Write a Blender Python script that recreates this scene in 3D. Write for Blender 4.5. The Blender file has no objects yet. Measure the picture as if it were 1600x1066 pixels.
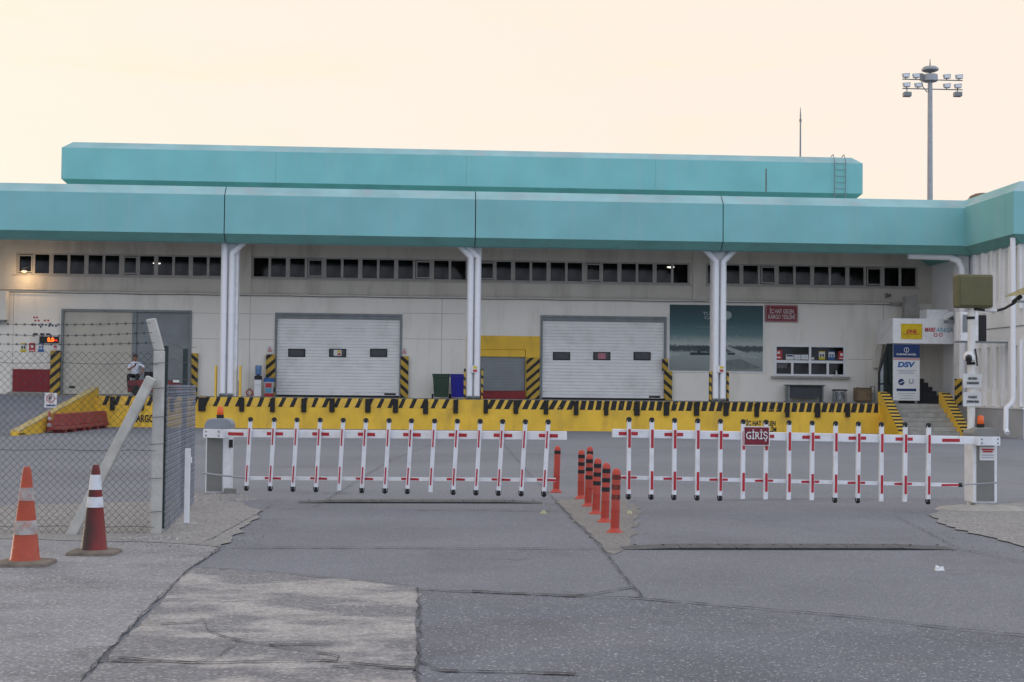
import bpy, bmesh, math, random
from mathutils import Vector, Matrix, noise
random.seed(7)
S = bpy.context.scene
COL = S.collection
rad = math.radians

# ------------------------------------------------------------------ camera
F = 2300.0                      # focal length in photo pixels (1600 wide)
EYE = 1.65
YAW, PITCH, ROLL = math.atan(138 / F), math.atan(76 / F), 0.0105
CM = Matrix.Rotation(-YAW, 4, 'Z') @ Matrix.Rotation(math.pi / 2 + PITCH, 4, 'X') @ Matrix.Rotation(ROLL, 4, 'Z')
CM.translation = (0, 0, EYE)
cd = bpy.data.cameras.new('camera'); cam = bpy.data.objects.new('camera', cd); COL.objects.link(cam)
cam.matrix_world = CM
cd.sensor_width = 36; cd.lens = 36 * F / 1600; cd.clip_start = .1; cd.clip_end = 3000
S.camera = cam
# ------------------------------------------------------------------ sky, sun, exposure
SUN_EL, SUN_AZ = 3.0, -38.0     # low sun behind the building, to the left (azimuth from +Y, + = right)
VEIL_COOL, VEIL_WARM = (6.45, 7.05, 8.5), (6.25, 5.52, 4.85)
W = bpy.data.worlds.new('World'); S.world = W; W.use_nodes = True
nt = W.node_tree; bg = nt.nodes['Background']
sky = nt.nodes.new('ShaderNodeTexSky'); sky.sky_type = 'NISHITA'; sky.sun_disc = False
sky.sun_elevation = rad(SUN_EL); sky.sun_rotation = rad(SUN_AZ)
sky.air_density = 1.0; sky.dust_density = 3.5; sky.ozone_density = 1.5
# a thin high veil of haze over the whole sky: cream on the sunset side, cooler overhead and away from it
tc = nt.nodes.new('ShaderNodeTexCoord')
dt = nt.nodes.new('ShaderNodeVectorMath'); dt.operation = 'DOT_PRODUCT'; dt.inputs[1].default_value = (math.sin(rad(SUN_AZ)), math.cos(rad(SUN_AZ)), 0)
nt.links.new(tc.outputs['Generated'], dt.inputs[0])
mr = nt.nodes.new('ShaderNodeMapRange'); mr.interpolation_type = 'SMOOTHSTEP'; mr.inputs[1].default_value = -.45; mr.inputs[2].default_value = .5
nt.links.new(dt.outputs['Value'], mr.inputs[0])
veil = nt.nodes.new('ShaderNodeMix'); veil.data_type = 'RGBA'
veil.inputs[6].default_value = (*VEIL_COOL, 1); veil.inputs[7].default_value = (*VEIL_WARM, 1); nt.links.new(mr.outputs[0], veil.inputs[0])
hs = nt.nodes.new('ShaderNodeMix'); hs.data_type = 'RGBA'; hs.blend_type = 'ADD'; hs.inputs[0].default_value = 1
sc_ = nt.nodes.new('ShaderNodeVectorMath'); sc_.operation = 'SCALE'; sc_.inputs['Scale'].default_value = .12; nt.links.new(sky.outputs[0], sc_.inputs[0])
nt.links.new(sc_.outputs[0], hs.inputs[6]); nt.links.new(veil.outputs[2], hs.inputs[7])
# thin faint clouds, over the whole sky
mp = nt.nodes.new('ShaderNodeMapping'); mp.inputs['Scale'].default_value = (5, 5, 22)
ns = nt.nodes.new('ShaderNodeTexNoise'); ns.inputs['Scale'].default_value = 1.6; ns.inputs['Detail'].default_value = 5
rp = nt.nodes.new('ShaderNodeValToRGB'); rp.color_ramp.elements[0].position = .52; rp.color_ramp.elements[1].position = .72
mxc = nt.nodes.new('ShaderNodeMix'); mxc.data_type = 'RGBA'; mxc.blend_type = 'MULTIPLY'; mxc.inputs[7].default_value = (1.03, 1.0, .93, 1)
nt.links.new(tc.outputs['Generated'], mp.inputs[0]); nt.links.new(mp.outputs[0], ns.inputs['Vector'])
nt.links.new(ns.outputs[0], rp.inputs[0]); nt.links.new(rp.outputs[0], mxc.inputs[0]); nt.links.new(hs.outputs[2], mxc.inputs[6])
nt.links.new(mxc.outputs[2], bg.inputs[0])
bg.inputs[1].default_value = .15
sd = bpy.data.lights.new('sun', 'SUN'); sun = bpy.data.objects.new('sun', sd); COL.objects.link(sun)
sd.energy = .5; sd.angle = rad(2); sd.color = (1, .8, .6)
az, el = rad(SUN_AZ), rad(SUN_EL)
sun.rotation_euler = Vector((-math.sin(az) * math.cos(el), -math.cos(az) * math.cos(el), -math.sin(el))).to_track_quat('-Z', 'Y').to_euler()
V = S.view_settings; V.view_transform = 'Standard'; V.look = 'None'; V.gamma = 1; V.use_curve_mapping = False
V.exposure = .06
S.render.engine = 'CYCLES'; S.cycles.use_denoising = True; S.cycles.max_bounces = 8; S.cycles.diffuse_bounces = 5; S.cycles.transparent_max_bounces = 12

# ------------------------------------------------------------------ rays of the photo
M3 = CM.to_3x3()
def ray(px, py): return M3 @ Vector(((px - 800) / F, -(py - 533) / F, -1))
O0 = Vector((0, 0, EYE))
def onY(px, py, Y): d = ray(px, py); return O0 + d * (Y / d.y)
def onZ(px, py, Z=0.): d = ray(px, py); return O0 + d * ((Z - EYE) / d.z)
def onX(px, py, X): d = ray(px, py); return O0 + d * (X / d.x)
def onP(px, py, A, B):
    n = Vector((B.y - A.y, A.x - B.x, 0)); d = ray(px, py)
    return O0 + d * (((A - O0).dot(n)) / d.dot(n))
def rectY(x0, y0, x1, y1, Y):
    ym, xm = (y0 + y1) / 2, (x0 + x1) / 2
    return onY(x0, ym, Y).x, onY(x1, ym, Y).x, onY(xm, y1, Y).z, onY(xm, y0, Y).z     # X0 X1 Z0 Z1

# ------------------------------------------------------------------ materials
MATS = {}
def mat(name, col, rough=.7, var=.15, scale=4., bump=0., metal=0., dirt=None, dirt_amt=0., dirt_scale=1.5, spec=.4, stain=None, emit=None, es=0., fine=None):
    if name in MATS: return MATS[name]
    m = bpy.data.materials.new(name); m.use_nodes = True; t = m.node_tree; b = t.nodes['Principled BSDF']
    N = t.nodes.new; L = t.links.new
    b.inputs['Roughness'].default_value = rough; b.inputs['Metallic'].default_value = metal
    b.inputs['Specular IOR Level'].default_value = spec
    c = N('ShaderNodeTexCoord'); n = N('ShaderNodeTexNoise'); n.inputs['Scale'].default_value = scale; n.inputs['Detail'].default_value = 6
    L(c.outputs['Object'], n.inputs['Vector'])
    r = N('ShaderNodeValToRGB'); e = r.color_ramp.elements
    e[0].position = .3; e[1].position = .7
    e[0].color = (*[x * (1 - var) for x in col], 1); e[1].color = (*[min(1, x * (1 + var)) for x in col], 1)
    L(n.outputs[0], r.inputs[0]); out = r.outputs[0]
    if dirt:
        n2 = N('ShaderNodeTexNoise'); n2.inputs['Scale'].default_value = dirt_scale; n2.inputs['Detail'].default_value = 8; n2.inputs['Roughness'].default_value = .65
        L(c.outputs['Object'], n2.inputs['Vector'])
        r2 = N('ShaderNodeValToRGB'); r2.color_ramp.elements[0].position = .5; r2.color_ramp.elements[1].position = .72
        L(n2.outputs[0], r2.inputs[0])
        k = N('ShaderNodeMath'); k.operation = 'MULTIPLY'; k.inputs[1].default_value = dirt_amt; L(r2.outputs[0], k.inputs[0])
        x = N('ShaderNodeMix'); x.data_type = 'RGBA'; x.inputs[7].default_value = (*dirt, 1)
        L(k.outputs[0], x.inputs[0]); L(out, x.inputs[6]); out = x.outputs[2]
    if stain:
        n2 = N('ShaderNodeTexNoise'); n2.inputs['Scale'].default_value = stain[2]; n2.inputs['Detail'].default_value = 5; n2.inputs['Distortion'].default_value = .8
        L(c.outputs['Object'], n2.inputs['Vector'])
        r2 = N('ShaderNodeValToRGB'); r2.color_ramp.elements[0].position = .54; r2.color_ramp.elements[1].position = .7; L(n2.outputs[0], r2.inputs[0])
        k = N('ShaderNodeMath'); k.operation = 'MULTIPLY'; k.inputs[1].default_value = stain[1]; L(r2.outputs[0], k.inputs[0])
        x = N('ShaderNodeMix'); x.data_type = 'RGBA'; x.inputs[7].default_value = (*stain[0], 1); L(k.outputs[0], x.inputs[0]); L(out, x.inputs[6]); out = x.outputs[2]
    if fine:   # aggregate speckle: (scale, light colour, amount)
        v = N('ShaderNodeTexVoronoi'); v.inputs['Scale'].default_value = fine[0]; L(c.outputs['Object'], v.inputs['Vector'])
        sx = N('ShaderNodeSeparateColor'); L(v.outputs['Color'], sx.inputs[0])
        g = N('ShaderNodeMath'); g.operation = 'GREATER_THAN'; g.inputs[1].default_value = 1 - fine[2]; L(sx.outputs[0], g.inputs[0])
        x = N('ShaderNodeMix'); x.data_type = 'RGBA'; x.inputs[7].default_value = (*fine[1], 1)
        L(g.outputs[0], x.inputs[0]); L(out, x.inputs[6]); out = x.outputs[2]
        w = N('ShaderNodeTexNoise'); w.inputs['Scale'].default_value = fine[0] * .8; w.inputs['Detail'].default_value = 2; L(c.outputs['Object'], w.inputs['Vector'])
        h = N('ShaderNodeMix'); h.data_type = 'RGBA'; h.blend_type = 'OVERLAY'; h.inputs[0].default_value = .75
        L(out, h.inputs[6]); L(w.outputs[0], h.inputs[7]); out = h.outputs[2]
    L(out, b.inputs['Base Color'])
    if bump:
        bp = N('ShaderNodeBump'); bp.inputs['Strength'].default_value = bump; bp.inputs['Distance'].default_value = .02
        n3 = N('ShaderNodeTexNoise'); n3.inputs['Scale'].default_value = scale * 6; n3.inputs['Detail'].default_value = 4
        L(c.outputs['Object'], n3.inputs['Vector']); L(n3.outputs[0], bp.inputs['Height']); L(bp.outputs[0], b.inputs['Normal'])
    if emit: b.inputs['Emission Color'].default_value = (*emit, 1); b.inputs['Emission Strength'].default_value = es
    MATS[name] = m; return m

def hazard(name, period, vec, duty, c1, c2, wear=.35, off=0.):
    """diagonal painted stripes: share `duty` of each period is c2; worn by noise"""
    if name in MATS: return MATS[name]
    m = mat(name, c1, .65, .12, 3)
    t = m.node_tree; b = t.nodes['Principled BSDF']; N = t.nodes.new; L = t.links.new
    src = b.inputs['Base Color'].links[0].from_socket
    c = N('ShaderNodeTexCoord')
    nz = N('ShaderNodeTexNoise'); nz.inputs['Scale'].default_value = 1.3; L(c.outputs['Object'], nz.inputs['Vector'])
    d = N('ShaderNodeVectorMath'); d.operation = 'DOT_PRODUCT'; d.inputs[1].default_value = [v / period for v in vec]; L(c.outputs['Object'], d.inputs[0])
    a0 = N('ShaderNodeMath'); a0.operation = 'MULTIPLY_ADD'; a0.inputs[1].default_value = .22; a0.inputs[2].default_value = off; L(nz.outputs[0], a0.inputs[0])
    a = N('ShaderNodeMath'); a.operation = 'ADD'; L(d.outputs['Value'], a.inputs[0]); L(a0.outputs[0], a.inputs[1])
    f = N('ShaderNodeMath'); f.operation = 'FRACT'; L(a.outputs[0], f.inputs[0])
    g = N('ShaderNodeMath'); g.operation = 'LESS_THAN'; g.inputs[1].default_value = duty; L(f.outputs[0], g.inputs[0])
    n = N('ShaderNodeTexNoise'); n.inputs['Scale'].default_value = 9; n.inputs['Detail'].default_value = 6; L(c.outputs['Object'], n.inputs['Vector'])
    w = N('ShaderNodeMath'); w.operation = 'GREATER_THAN'; w.inputs[1].default_value = wear; L(n.outputs[0], w.inputs[0])
    k = N('ShaderNodeMath'); k.operation = 'MULTIPLY'; L(g.outputs[0], k.inputs[0]); L(w.outputs[0], k.inputs[1])
    x = N('ShaderNodeMix'); x.data_type = 'RGBA'; x.inputs[7].default_value = (*c2, 1); L(k.outputs[0], x.inputs[0]); L(src, x.inputs[6])
    L(x.outputs[2], b.inputs['Base Color'])
    return m

YEL, BLK = (.78, .485, .045), (.018, .018, .018)
m_yel = mat('yellow_paint', YEL, .6, .1, 1.2, dirt=(.36, .23, .06), dirt_amt=.5, dirt_scale=1.1)
m_blk = mat('black_rubber', BLK, .8, .3, 8)
m_white = mat('white_paint', (.78, .78, .78), .5, .05, 3, dirt=(.38, .34, .3), dirt_amt=.35, dirt_scale=2)
m_gate = mat('gate_white', (.74, .75, .77), .4, .04, 3, dirt=(.4, .38, .35), dirt_amt=.4, dirt_scale=5)
m_red = mat('sticker_red', (.42, .02, .03), .5, .15, 10)
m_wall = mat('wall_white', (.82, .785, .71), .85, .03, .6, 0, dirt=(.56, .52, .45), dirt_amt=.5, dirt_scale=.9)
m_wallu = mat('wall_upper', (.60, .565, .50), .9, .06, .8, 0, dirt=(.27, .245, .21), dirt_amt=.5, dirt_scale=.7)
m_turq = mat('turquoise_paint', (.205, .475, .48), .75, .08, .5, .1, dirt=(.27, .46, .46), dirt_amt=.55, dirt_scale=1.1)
m_turqt = mat('turquoise_weathered_skylit', (.27, .46, .47), .85, .12, .9, .1, dirt=(.40, .40, .40), dirt_amt=.55, dirt_scale=.9)  # weathered top bevels, with light from the sky also put into the colour
m_turqb = mat('turquoise_shade', (.16, .38, .345), .8, .08, .8, dirt=(.14, .25, .23), dirt_amt=.5)  # shade of the lower bevels put into the colour; also used for joints
m_gframe = mat('grey_steel', (.20, .22, .225), .5, .12, 3, metal=.1)
m_door = mat('door_white', (.80, .79, .775), .45, .04, 1.5, dirt=(.42, .40, .38), dirt_amt=.35, dirt_scale=.9)
m_beige = mat('door_beige', (.52, .49, .41), .6, .05, 1, dirt=(.33, .31, .27), dirt_amt=.4)
m_shut = mat('shutter_grey', (.25, .27, .275), .5, .08, 2, metal=.2)
m_fr = mat('window_frame', (.42, .40, .37), .6, .1, 4)
m_conc = mat('concrete', (.34, .33, .30), .9, .15, 3, .35, dirt=(.2, .19, .17), dirt_amt=.5, dirt_scale=2.5)
m_post = mat('concrete_post', (.46, .45, .41), .9, .12, 6, .3, dirt=(.22, .21, .18), dirt_amt=.4, dirt_scale=4)
m_dark = mat('interior_dark', (.05, .045, .04), .9, .2, 1)
m_wire = mat('wire', (.055, .058, .068), .6, .3, 8, metal=.5)
m_wire2 = mat('coated_wire', (.20, .22, .26), .6, .25, 8, metal=.2)
m_orange = mat('orange_plastic', (.38, .06, .026), .5, .12, 5, dirt=(.16, .04, .025), dirt_amt=.6, dirt_scale=4)
m_org2 = mat('bollard_plastic', (.44, .052, .032), .5, .12, 5, dirt=(.22, .06, .045), dirt_amt=.6, dirt_scale=6)
m_dkred = mat('dark_red_plastic', (.22, .014, .016), .5, .2, 6, dirt=(.03, .01, .01), dirt_amt=.5, dirt_scale=3)
m_refl = mat('reflective_band', (.62, .65, .68), .4, .06, 6, dirt=(.35, .35, .36), dirt_amt=.6, dirt_scale=12)
m_reflw = mat('worn_band', (.36, .34, .32), .7, .3, 14, dirt=(.42, .09, .04), dirt_amt=.9, dirt_scale=9)
m_base = mat('dirty_rubber', (.16, .135, .11), .9, .25, 8, .3)
m_cab = mat('cabinet_grey', (.19, .19, .175), .5, .08, 4, dirt=(.1, .1, .09), dirt_amt=.4)
m_cabd = mat('cabinet_cap', (.22, .235, .26), .5, .08, 4)
m_amber = mat('amber_lens', (.75, .12, .02), .25, .1, 6)
m_olive = mat('olive_box', (.115, .108, .05), .65, .08, 6, .15)
m_galv = mat('galvanised', (.33, .35, .37), .5, .1, 3, metal=.4)
m_red_board = mat('red_board', (.22, .014, .02), .6, .12, 3)
m_sign_red = mat('sign_red', (.20, .018, .028), .5, .08, 4)
m_black = mat('black_print', (.02, .02, .022), .6, .1, 5)
m_signw = mat('sign_white', (.68, .68, .67), .5, .04, 5)
m_blue = mat('print_blue', (.03, .12, .34), .5, .06, 5)
m_navy = mat('print_navy', (.012, .035, .13), .5, .06, 5)
m_yelp = mat('print_yellow', (.62, .50, .03), .5, .06, 5)
m_redp = mat('print_red', (.45, .03, .035), .5, .06, 5)
m_cyan = mat('print_cyan', (.10, .30, .42), .5, .06, 5)

def glassmat(name, tint, gl=.12):
    m = bpy.data.materials.new(name); m.use_nodes = True; t = m.node_tree; t.nodes.clear(); N = t.nodes.new
    o = N('ShaderNodeOutputMaterial'); a = N('ShaderNodeBsdfTransparent'); a.inputs[0].default_value = (*tint, 1)
    g = N('ShaderNodeBsdfGlossy'); g.inputs['Roughness'].default_value = .08
    nz = N('ShaderNodeTexNoise'); nz.inputs['Scale'].default_value = 1.2
    q = N('ShaderNodeMath'); q.operation = 'MULTIPLY'; q.inputs[1].default_value = gl
    x = N('ShaderNodeMixShader'); t.links.new(nz.outputs[0], q.inputs[0]); t.links.new(q.outputs[0], x.inputs[0])
    t.links.new(a.outputs[0], x.inputs[1]); t.links.new(g.outputs[0], x.inputs[2]); t.links.new(x.outputs[0], o.inputs[0]); return m
m_glass = glassmat('window_glass', (.5, .5, .5), .05); m_glass2 = glassmat('tinted_glass', (.32, .42, .42), .25)

# ------------------------------------------------------------------ mesh builder
WL = {}
class MB:
    def __init__(s): s.v = []; s.f = []; s.mi = []; s.cur = 0
    def face(s, idx): s.f.append(tuple(idx)); s.mi.append(s.cur)
    def quad(s, *p): i = len(s.v); s.v += [Vector(q) for q in p]; s.face(range(i, i + len(p))); return s
    def hexa(s, P):      # 8 corners: bottom 4 ccw, top 4
        i = len(s.v); s.v += [Vector(p) for p in P]
        for q in ((3, 2, 1, 0), (4, 5, 6, 7), (0, 1, 5, 4), (1, 2, 6, 5), (2, 3, 7, 6), (3, 0, 4, 7)): s.face([i + k for k in q])
        return s
    def box(s, x0, x1, y0, y1, z0, z1):
        x0, x1 = min(x0, x1), max(x0, x1); y0, y1 = min(y0, y1), max(y0, y1); z0, z1 = min(z0, z1), max(z0, z1)
        return s.hexa([(x0, y0, z0), (x1, y0, z0), (x1, y1, z0), (x0, y1, z0), (x0, y0, z1), (x1, y0, z1), (x1, y1, z1), (x0, y1, z1)])
    def bar(s, A, B, w, h, up=Vector((0, 0, 1))):
        A, B = Vector(A), Vector(B); d = (B - A).normalized(); sd = d.cross(up)
        if sd.length < .01: sd = Vector((1, 0, 0))
        sd.normalize(); u = sd.cross(d); a, b = sd * w / 2, u * h / 2
        return s.hexa([A - a - b, A + a - b, B + a - b, B - a - b, A - a + b, A + a + b, B + a + b, B - a + b])
    def tube(s, pts, r, n=10, caps=True):
        pts = [Vector(p) for p in pts]; rs = r if isinstance(r, (list, tuple)) else [r] * len(pts)
        i0 = len(s.v); ref = None
        for k, p in enumerate(pts):
            d = ((pts[min(k + 1, len(pts) - 1)] - pts[max(k - 1, 0)])).normalized()
            if ref is None or abs(ref.dot(d)) > .98: ref = Vector((0, 0, 1)) if abs(d.z) < .9 else Vector((0, 1, 0))
            a = d.cross(ref).normalized(); ref = a.cross(d).normalized(); b = ref
            for j in range(n):
                t = 2 * math.pi * j / n; s.v.append(p + (a * math.cos(t) + b * math.sin(t)) * rs[k])
        for k in range(len(pts) - 1):
            for j in range(n):
                q = i0 + k * n; s.face((q + j, q + (j + 1) % n, q + n + (j + 1) % n, q + n + j))
        if caps:
            s.face([i0 + n - 1 - j for j in range(n)]); q = i0 + (len(pts) - 1) * n; s.face([q + j for j in range(n)])
        return s
    def lathe(s, c, prof, n=20, sq=None):   # prof: [(r, z)], sq: superellipse power for squared rings
        i0 = len(s.v); c = Vector(c)
        for r, z in prof:
            for j in range(n):
                t = 2 * math.pi * j / n; x, y = math.cos(t), math.sin(t)
                if sq: k = (abs(x) ** sq + abs(y) ** sq) ** (-1 / sq); x *= k; y *= k
                s.v.append(c + Vector((x * r, y * r, z)))
        for k in range(len(prof) - 1):
            for j in range(n):
                q = i0 + k * n; s.face((q + j, q + (j + 1) % n, q + n + (j + 1) % n, q + n + j))
        s.face([i0 + n - 1 - j for j in range(n)]); q = i0 + (len(prof) - 1) * n; s.face([q + j for j in range(n)])
        return s
    def prismX(s, poly, x0, x1):            # poly of (y, z)
        n = len(poly); i = len(s.v)
        s.v += [Vector((x0, y, z)) for y, z in poly] + [Vector((x1, y, z)) for y, z in poly]
        for k in range(n): s.face((i + k, i + (k + 1) % n, i + n + (k + 1) % n, i + n + k))
        s.face([i + n - 1 - k for k in range(n)]); s.face([i + n + k for k in range(n)]); return s
    def prismY(s, poly, y0, y1):            # poly of (x, z)
        n = len(poly); i = len(s.v)
        s.v += [Vector((x, y0, z)) for x, z in poly] + [Vector((x, y1, z)) for x, z in poly]
        for k in range(n): s.face((i + k, i + (k + 1) % n, i + n + (k + 1) % n, i + n + k))
        s.face([i + n - 1 - k for k in range(n)]); s.face([i + n + k for k in range(n)]); return s
    def stack(s, rects):                    # [(x0,x1,y0,y1,z)] plan rectangles, bottom to top
        i = len(s.v)
        for x0, x1, y0, y1, z in rects: s.v += [Vector(p) for p in ((x0, y0, z), (x1, y0, z), (x1, y1, z), (x0, y1, z))]
        for k in range(len(rects) - 1):
            for j in range(4):
                q = i + 4 * k; s.face((q + j, q + (j + 1) % 4, q + 4 + (j + 1) % 4, q + 4 + j))
        s.face((i + 3, i + 2, i + 1, i)); q = i + 4 * (len(rects) - 1); s.face((q, q + 1, q + 2, q + 3)); return s
    def build(s, name, mats, parent=None, loc=None, smooth=False, bevel=0.):
        off = WL[parent.name] if parent else Vector(loc or (0, 0, 0))
        me = bpy.data.meshes.new(name); me.from_pydata([v - off for v in s.v], [], s.f)
        for m in (mats if isinstance(mats, (list, tuple)) else [mats]): me.materials.append(m)
        me.polygons.foreach_set('material_index', s.mi)
        bm = bmesh.new(); bm.from_mesh(me); bmesh.ops.recalc_face_normals(bm, faces=bm.faces); bm.to_mesh(me); bm.free()
        if smooth:
            me.polygons.foreach_set('use_smooth', [True] * len(me.polygons)); me.set_sharp_from_angle(angle=rad(40))
        o = bpy.data.objects.new(name, me); COL.objects.link(o)
        if parent: o.parent = parent; WL[o.name] = off
        else: o.location = off; WL[o.name] = off
        if bevel:
            b = o.modifiers.new('bevel', 'BEVEL'); b.width = bevel; b.segments = 2; b.limit_method = 'ANGLE'
        return o
def tag(o, label, cat, group=None):
    o['label'] = label; o['category'] = cat
    if group: o['group'] = group
    return o
def struct(o): o['kind'] = 'structure'; return o
def thing(name, label, cat, loc, group=None):
    o = bpy.data.objects.new(name, None); COL.objects.link(o); o.location = loc; WL[o.name] = Vector(loc); o.empty_display_size = .2
    return tag(o, label, cat, group)
def text(s, m, parent, cx, cz, y, w=None, h=None, name='lettering', bold=0., shear=0., flat=None):
    """flat lettering facing -Y, centred at (cx, cz), fitted to width w and height h"""
    c = bpy.data.curves.new('t', 'FONT'); c.body = s; c.align_x = 'CENTER'; c.extrude = .004; c.offset = bold; c.shear = shear
    c.resolution_u = 3; c.space_line = .95
    t = bpy.data.objects.new('t', c); COL.objects.link(t)
    dg = bpy.context.evaluated_depsgraph_get(); me = bpy.data.meshes.new_from_object(t.evaluated_get(dg))
    bpy.data.objects.remove(t); bpy.data.curves.remove(c)
    xs = [v.co.x for v in me.vertices]; ys = [v.co.y for v in me.vertices]
    bx, by = (min(xs) + max(xs)) / 2, (min(ys) + max(ys)) / 2
    sx = w / (max(xs) - min(xs)) if w else None; sy = h / (max(ys) - min(ys)) if h else None
    sx = sx or sy; sy = sy or sx
    off = WL[parent.name]
    for v in me.vertices:
        p = Vector((cx + (v.co.x - bx) * sx, y - v.co.z, cz + (v.co.y - by) * sy)); v.co = p - off
    me.name = name; me.materials.clear(); me.materials.append(m)
    o = bpy.data.objects.new(name, me); COL.objects.link(o); o.parent = parent; WL[o.name] = off; return o
def dup(o, parent=None, delta=(0, 0, 0), top=True):
    c = o.copy(); COL.objects.link(c); c.parent = parent; WL[c.name] = WL[o.name] + Vector(delta)
    if top: c.location = o.location + Vector(delta)
    for ch in list(o.children): dup(ch, c, (0, 0, 0), False)
    return c

# ------------------------------------------------------------------ depths of the place
YD = onZ(662, 671.6).y          # front of the loading dock
ZD = 1.24
YW = YD + 5.3                   # warehouse wall
YF = YD - .4                    # face of the roof edge
YG = YF - 5.0                   # face of the wing's roof edge
XS = onY(1584, 330, YG).x       # side face of the wing's roof edge
XWS = XS + .35                  # side wall of the wing
XR = onY(150, 620, YD).x        # side of the ramp
XST0, XST1 = onY(1388, 632, YD).x, onY(1470, 632, YD).x

# ================================================================== GROUND
m_asph = mat('asphalt_yard', (.165, .176, .202), .85, .10, .25, .2, dirt=(.215, .215, .22), dirt_amt=.6, dirt_scale=.12, stain=((.10, .102, .11), .45, 0.22), fine=(60, (.26, .26, .27), .08))
m_asph2 = mat('asphalt_gate', (.152, .161, .185), .85, .10, .5, .25, dirt=(.19, .193, .203), dirt_amt=.5, dirt_scale=.3, stain=((.10, .102, .11), .45, 0.55), fine=(70, (.26, .265, .28), .04))
m_coarse = mat('asphalt_coarse', (.13, .139, .163), .9, .16, .9, .5, dirt=(.20, .197, .195), dirt_amt=.4, dirt_scale=.5, stain=((.10, .102, .11), .45, 0.8), fine=(85, (.36, .37, .39), .04))
m_slab = mat('worn_concrete', (.335, .322, .315), .9, .10, 1.2, .3, dirt=(.165, .168, .18), dirt_amt=.95, dirt_scale=1.1, stain=((.10, .102, .11), .45, 1.6), fine=(55, (.3, .29, .28), .1))
m_side = mat('footway', (.225, .227, .24), .9, .12, .8, .3, dirt=(.13, .13, .135), dirt_amt=.8, dirt_scale=.5, stain=((.10, .102, .11), .45, 0.9), fine=(60, (.36, .36, .36), .08))
m_dirt = mat('dusty_concrete', (.235, .231, .226), .95, .12, 1.2, .4, dirt=(.18, .175, .165), dirt_amt=.8, dirt_scale=1.2, fine=(40, (.34, .32, .29), .1))
m_crack = mat('crack_dark', (.07, .072, .08), .95, .3, 4)
def stretch(m, sx, sy, sz=1.):     # wear smeared along one direction
    t = m.node_tree
    for n in [n for n in t.nodes if n.type == 'TEX_NOISE'][1:2]:
        k = t.nodes.new('ShaderNodeMapping'); k.inputs['Scale'].default_value = (sx, sy, sz)
        src = n.inputs['Vector'].links[0].from_socket; t.links.new(src, k.inputs[0]); t.links.new(k.outputs[0], n.inputs['Vector'])
m_slab.node_tree.nodes['Color Ramp.001'].color_ramp.elements[0].position = .44; m_slab.node_tree.nodes['Color Ramp.001'].color_ramp.elements[1].position = .54; stretch(m_slab, .8, 1.3); stretch(m_turq, 1.6, 1, .1); stretch(m_turqt, 1.4, 1, 1); stretch(m_wall, 1.5, 1, .3); stretch(m_wallu, 1.6, 1, .3); stretch(m_yel, 1.4, 1, .5); stretch(m_side, .7, 2.2); stretch(m_coarse, .8, 1.6)
g = struct(MB().quad((-700, -100, 0), (700, -100, 0), (700, 1500, 0), (-700, 1500, 0)).build('ground', m_asph))
def jag(pts, step=.18, amp=.03, close=False):
    out = []; pts = pts + ([pts[0]] if close else [])
    for a, b in zip(pts, pts[1:]):
        n = max(1, int((b - a).length / step)); p = Vector((-(b - a).y, (b - a).x, 0)).normalized()
        for k in range(n): out.append(a.lerp(b, k / n) + (p * random.uniform(-amp, amp) if k else Vector((0, 0, 0))))
    if not close: out.append(pts[-1])
    return out
def sheet(name, pix, m, z, amp=.03):
    pts = jag([onZ(x, y) if isinstance(x, (int, float)) else x for x, y in pix], .2, amp, True)
    mb = MB(); mb.v = [Vector((p.x, p.y, z)) for p in pts]; mb.face(range(len(pts)))
    return struct(mb.build(name, m))
sheet('asphalt_entry_lane', [(300, 783), (905, 776), (1300, 779), (1700, 786), (1900, 1400), (-300, 1400), (110, 900)], m_asph2, .004)
sheet('coarse_asphalt_road', [(648, 922), (720, 926), (900, 934), (1000, 938), (1160, 952), (1330, 966), (1480, 985), (1700, 1008), (2000, 1500), (655, 1500)], m_coarse, .008, .04)
sheet('concrete_slab', [(300, 889), (430, 897), (560, 909), (655, 920), (651, 1066), (648, 1500), (-300, 1500), (130, 1066)], m_slab, .010, .03)
sheet('footway', [(-120, 836), (180, 842), (270, 846), (345, 858), (297, 890), (220, 966), (127, 1066), (-280, 1480), (-600, 1480), (-500, 838)], m_side, .0125, .02)
sheet('fence_strip', [(-300, 800), (305, 783), (372, 786), (412, 800), (372, 836), (345, 857), (250, 850), (60, 845), (-300, 846)], m_dirt, .0165, .06)
sheet('gate_island', [(1450, 806), (1475, 796), (1600, 786), (1760, 790), (1800, 900), (1640, 868), (1560, 846), (1480, 824)], m_dirt, .0165, .06)
sheet('median_patch', [(868, 782), (985, 778), (1000, 800), (985, 850), (958, 868), (930, 846), (895, 812)], mat('median_concrete', (.19, .182, .172), .9, .1, 1, .2, dirt=(.15, .148, .15), dirt_amt=.7, dirt_scale=.8, fine=(60, (.28, .27, .26), .08)), .009, .05)
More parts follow.
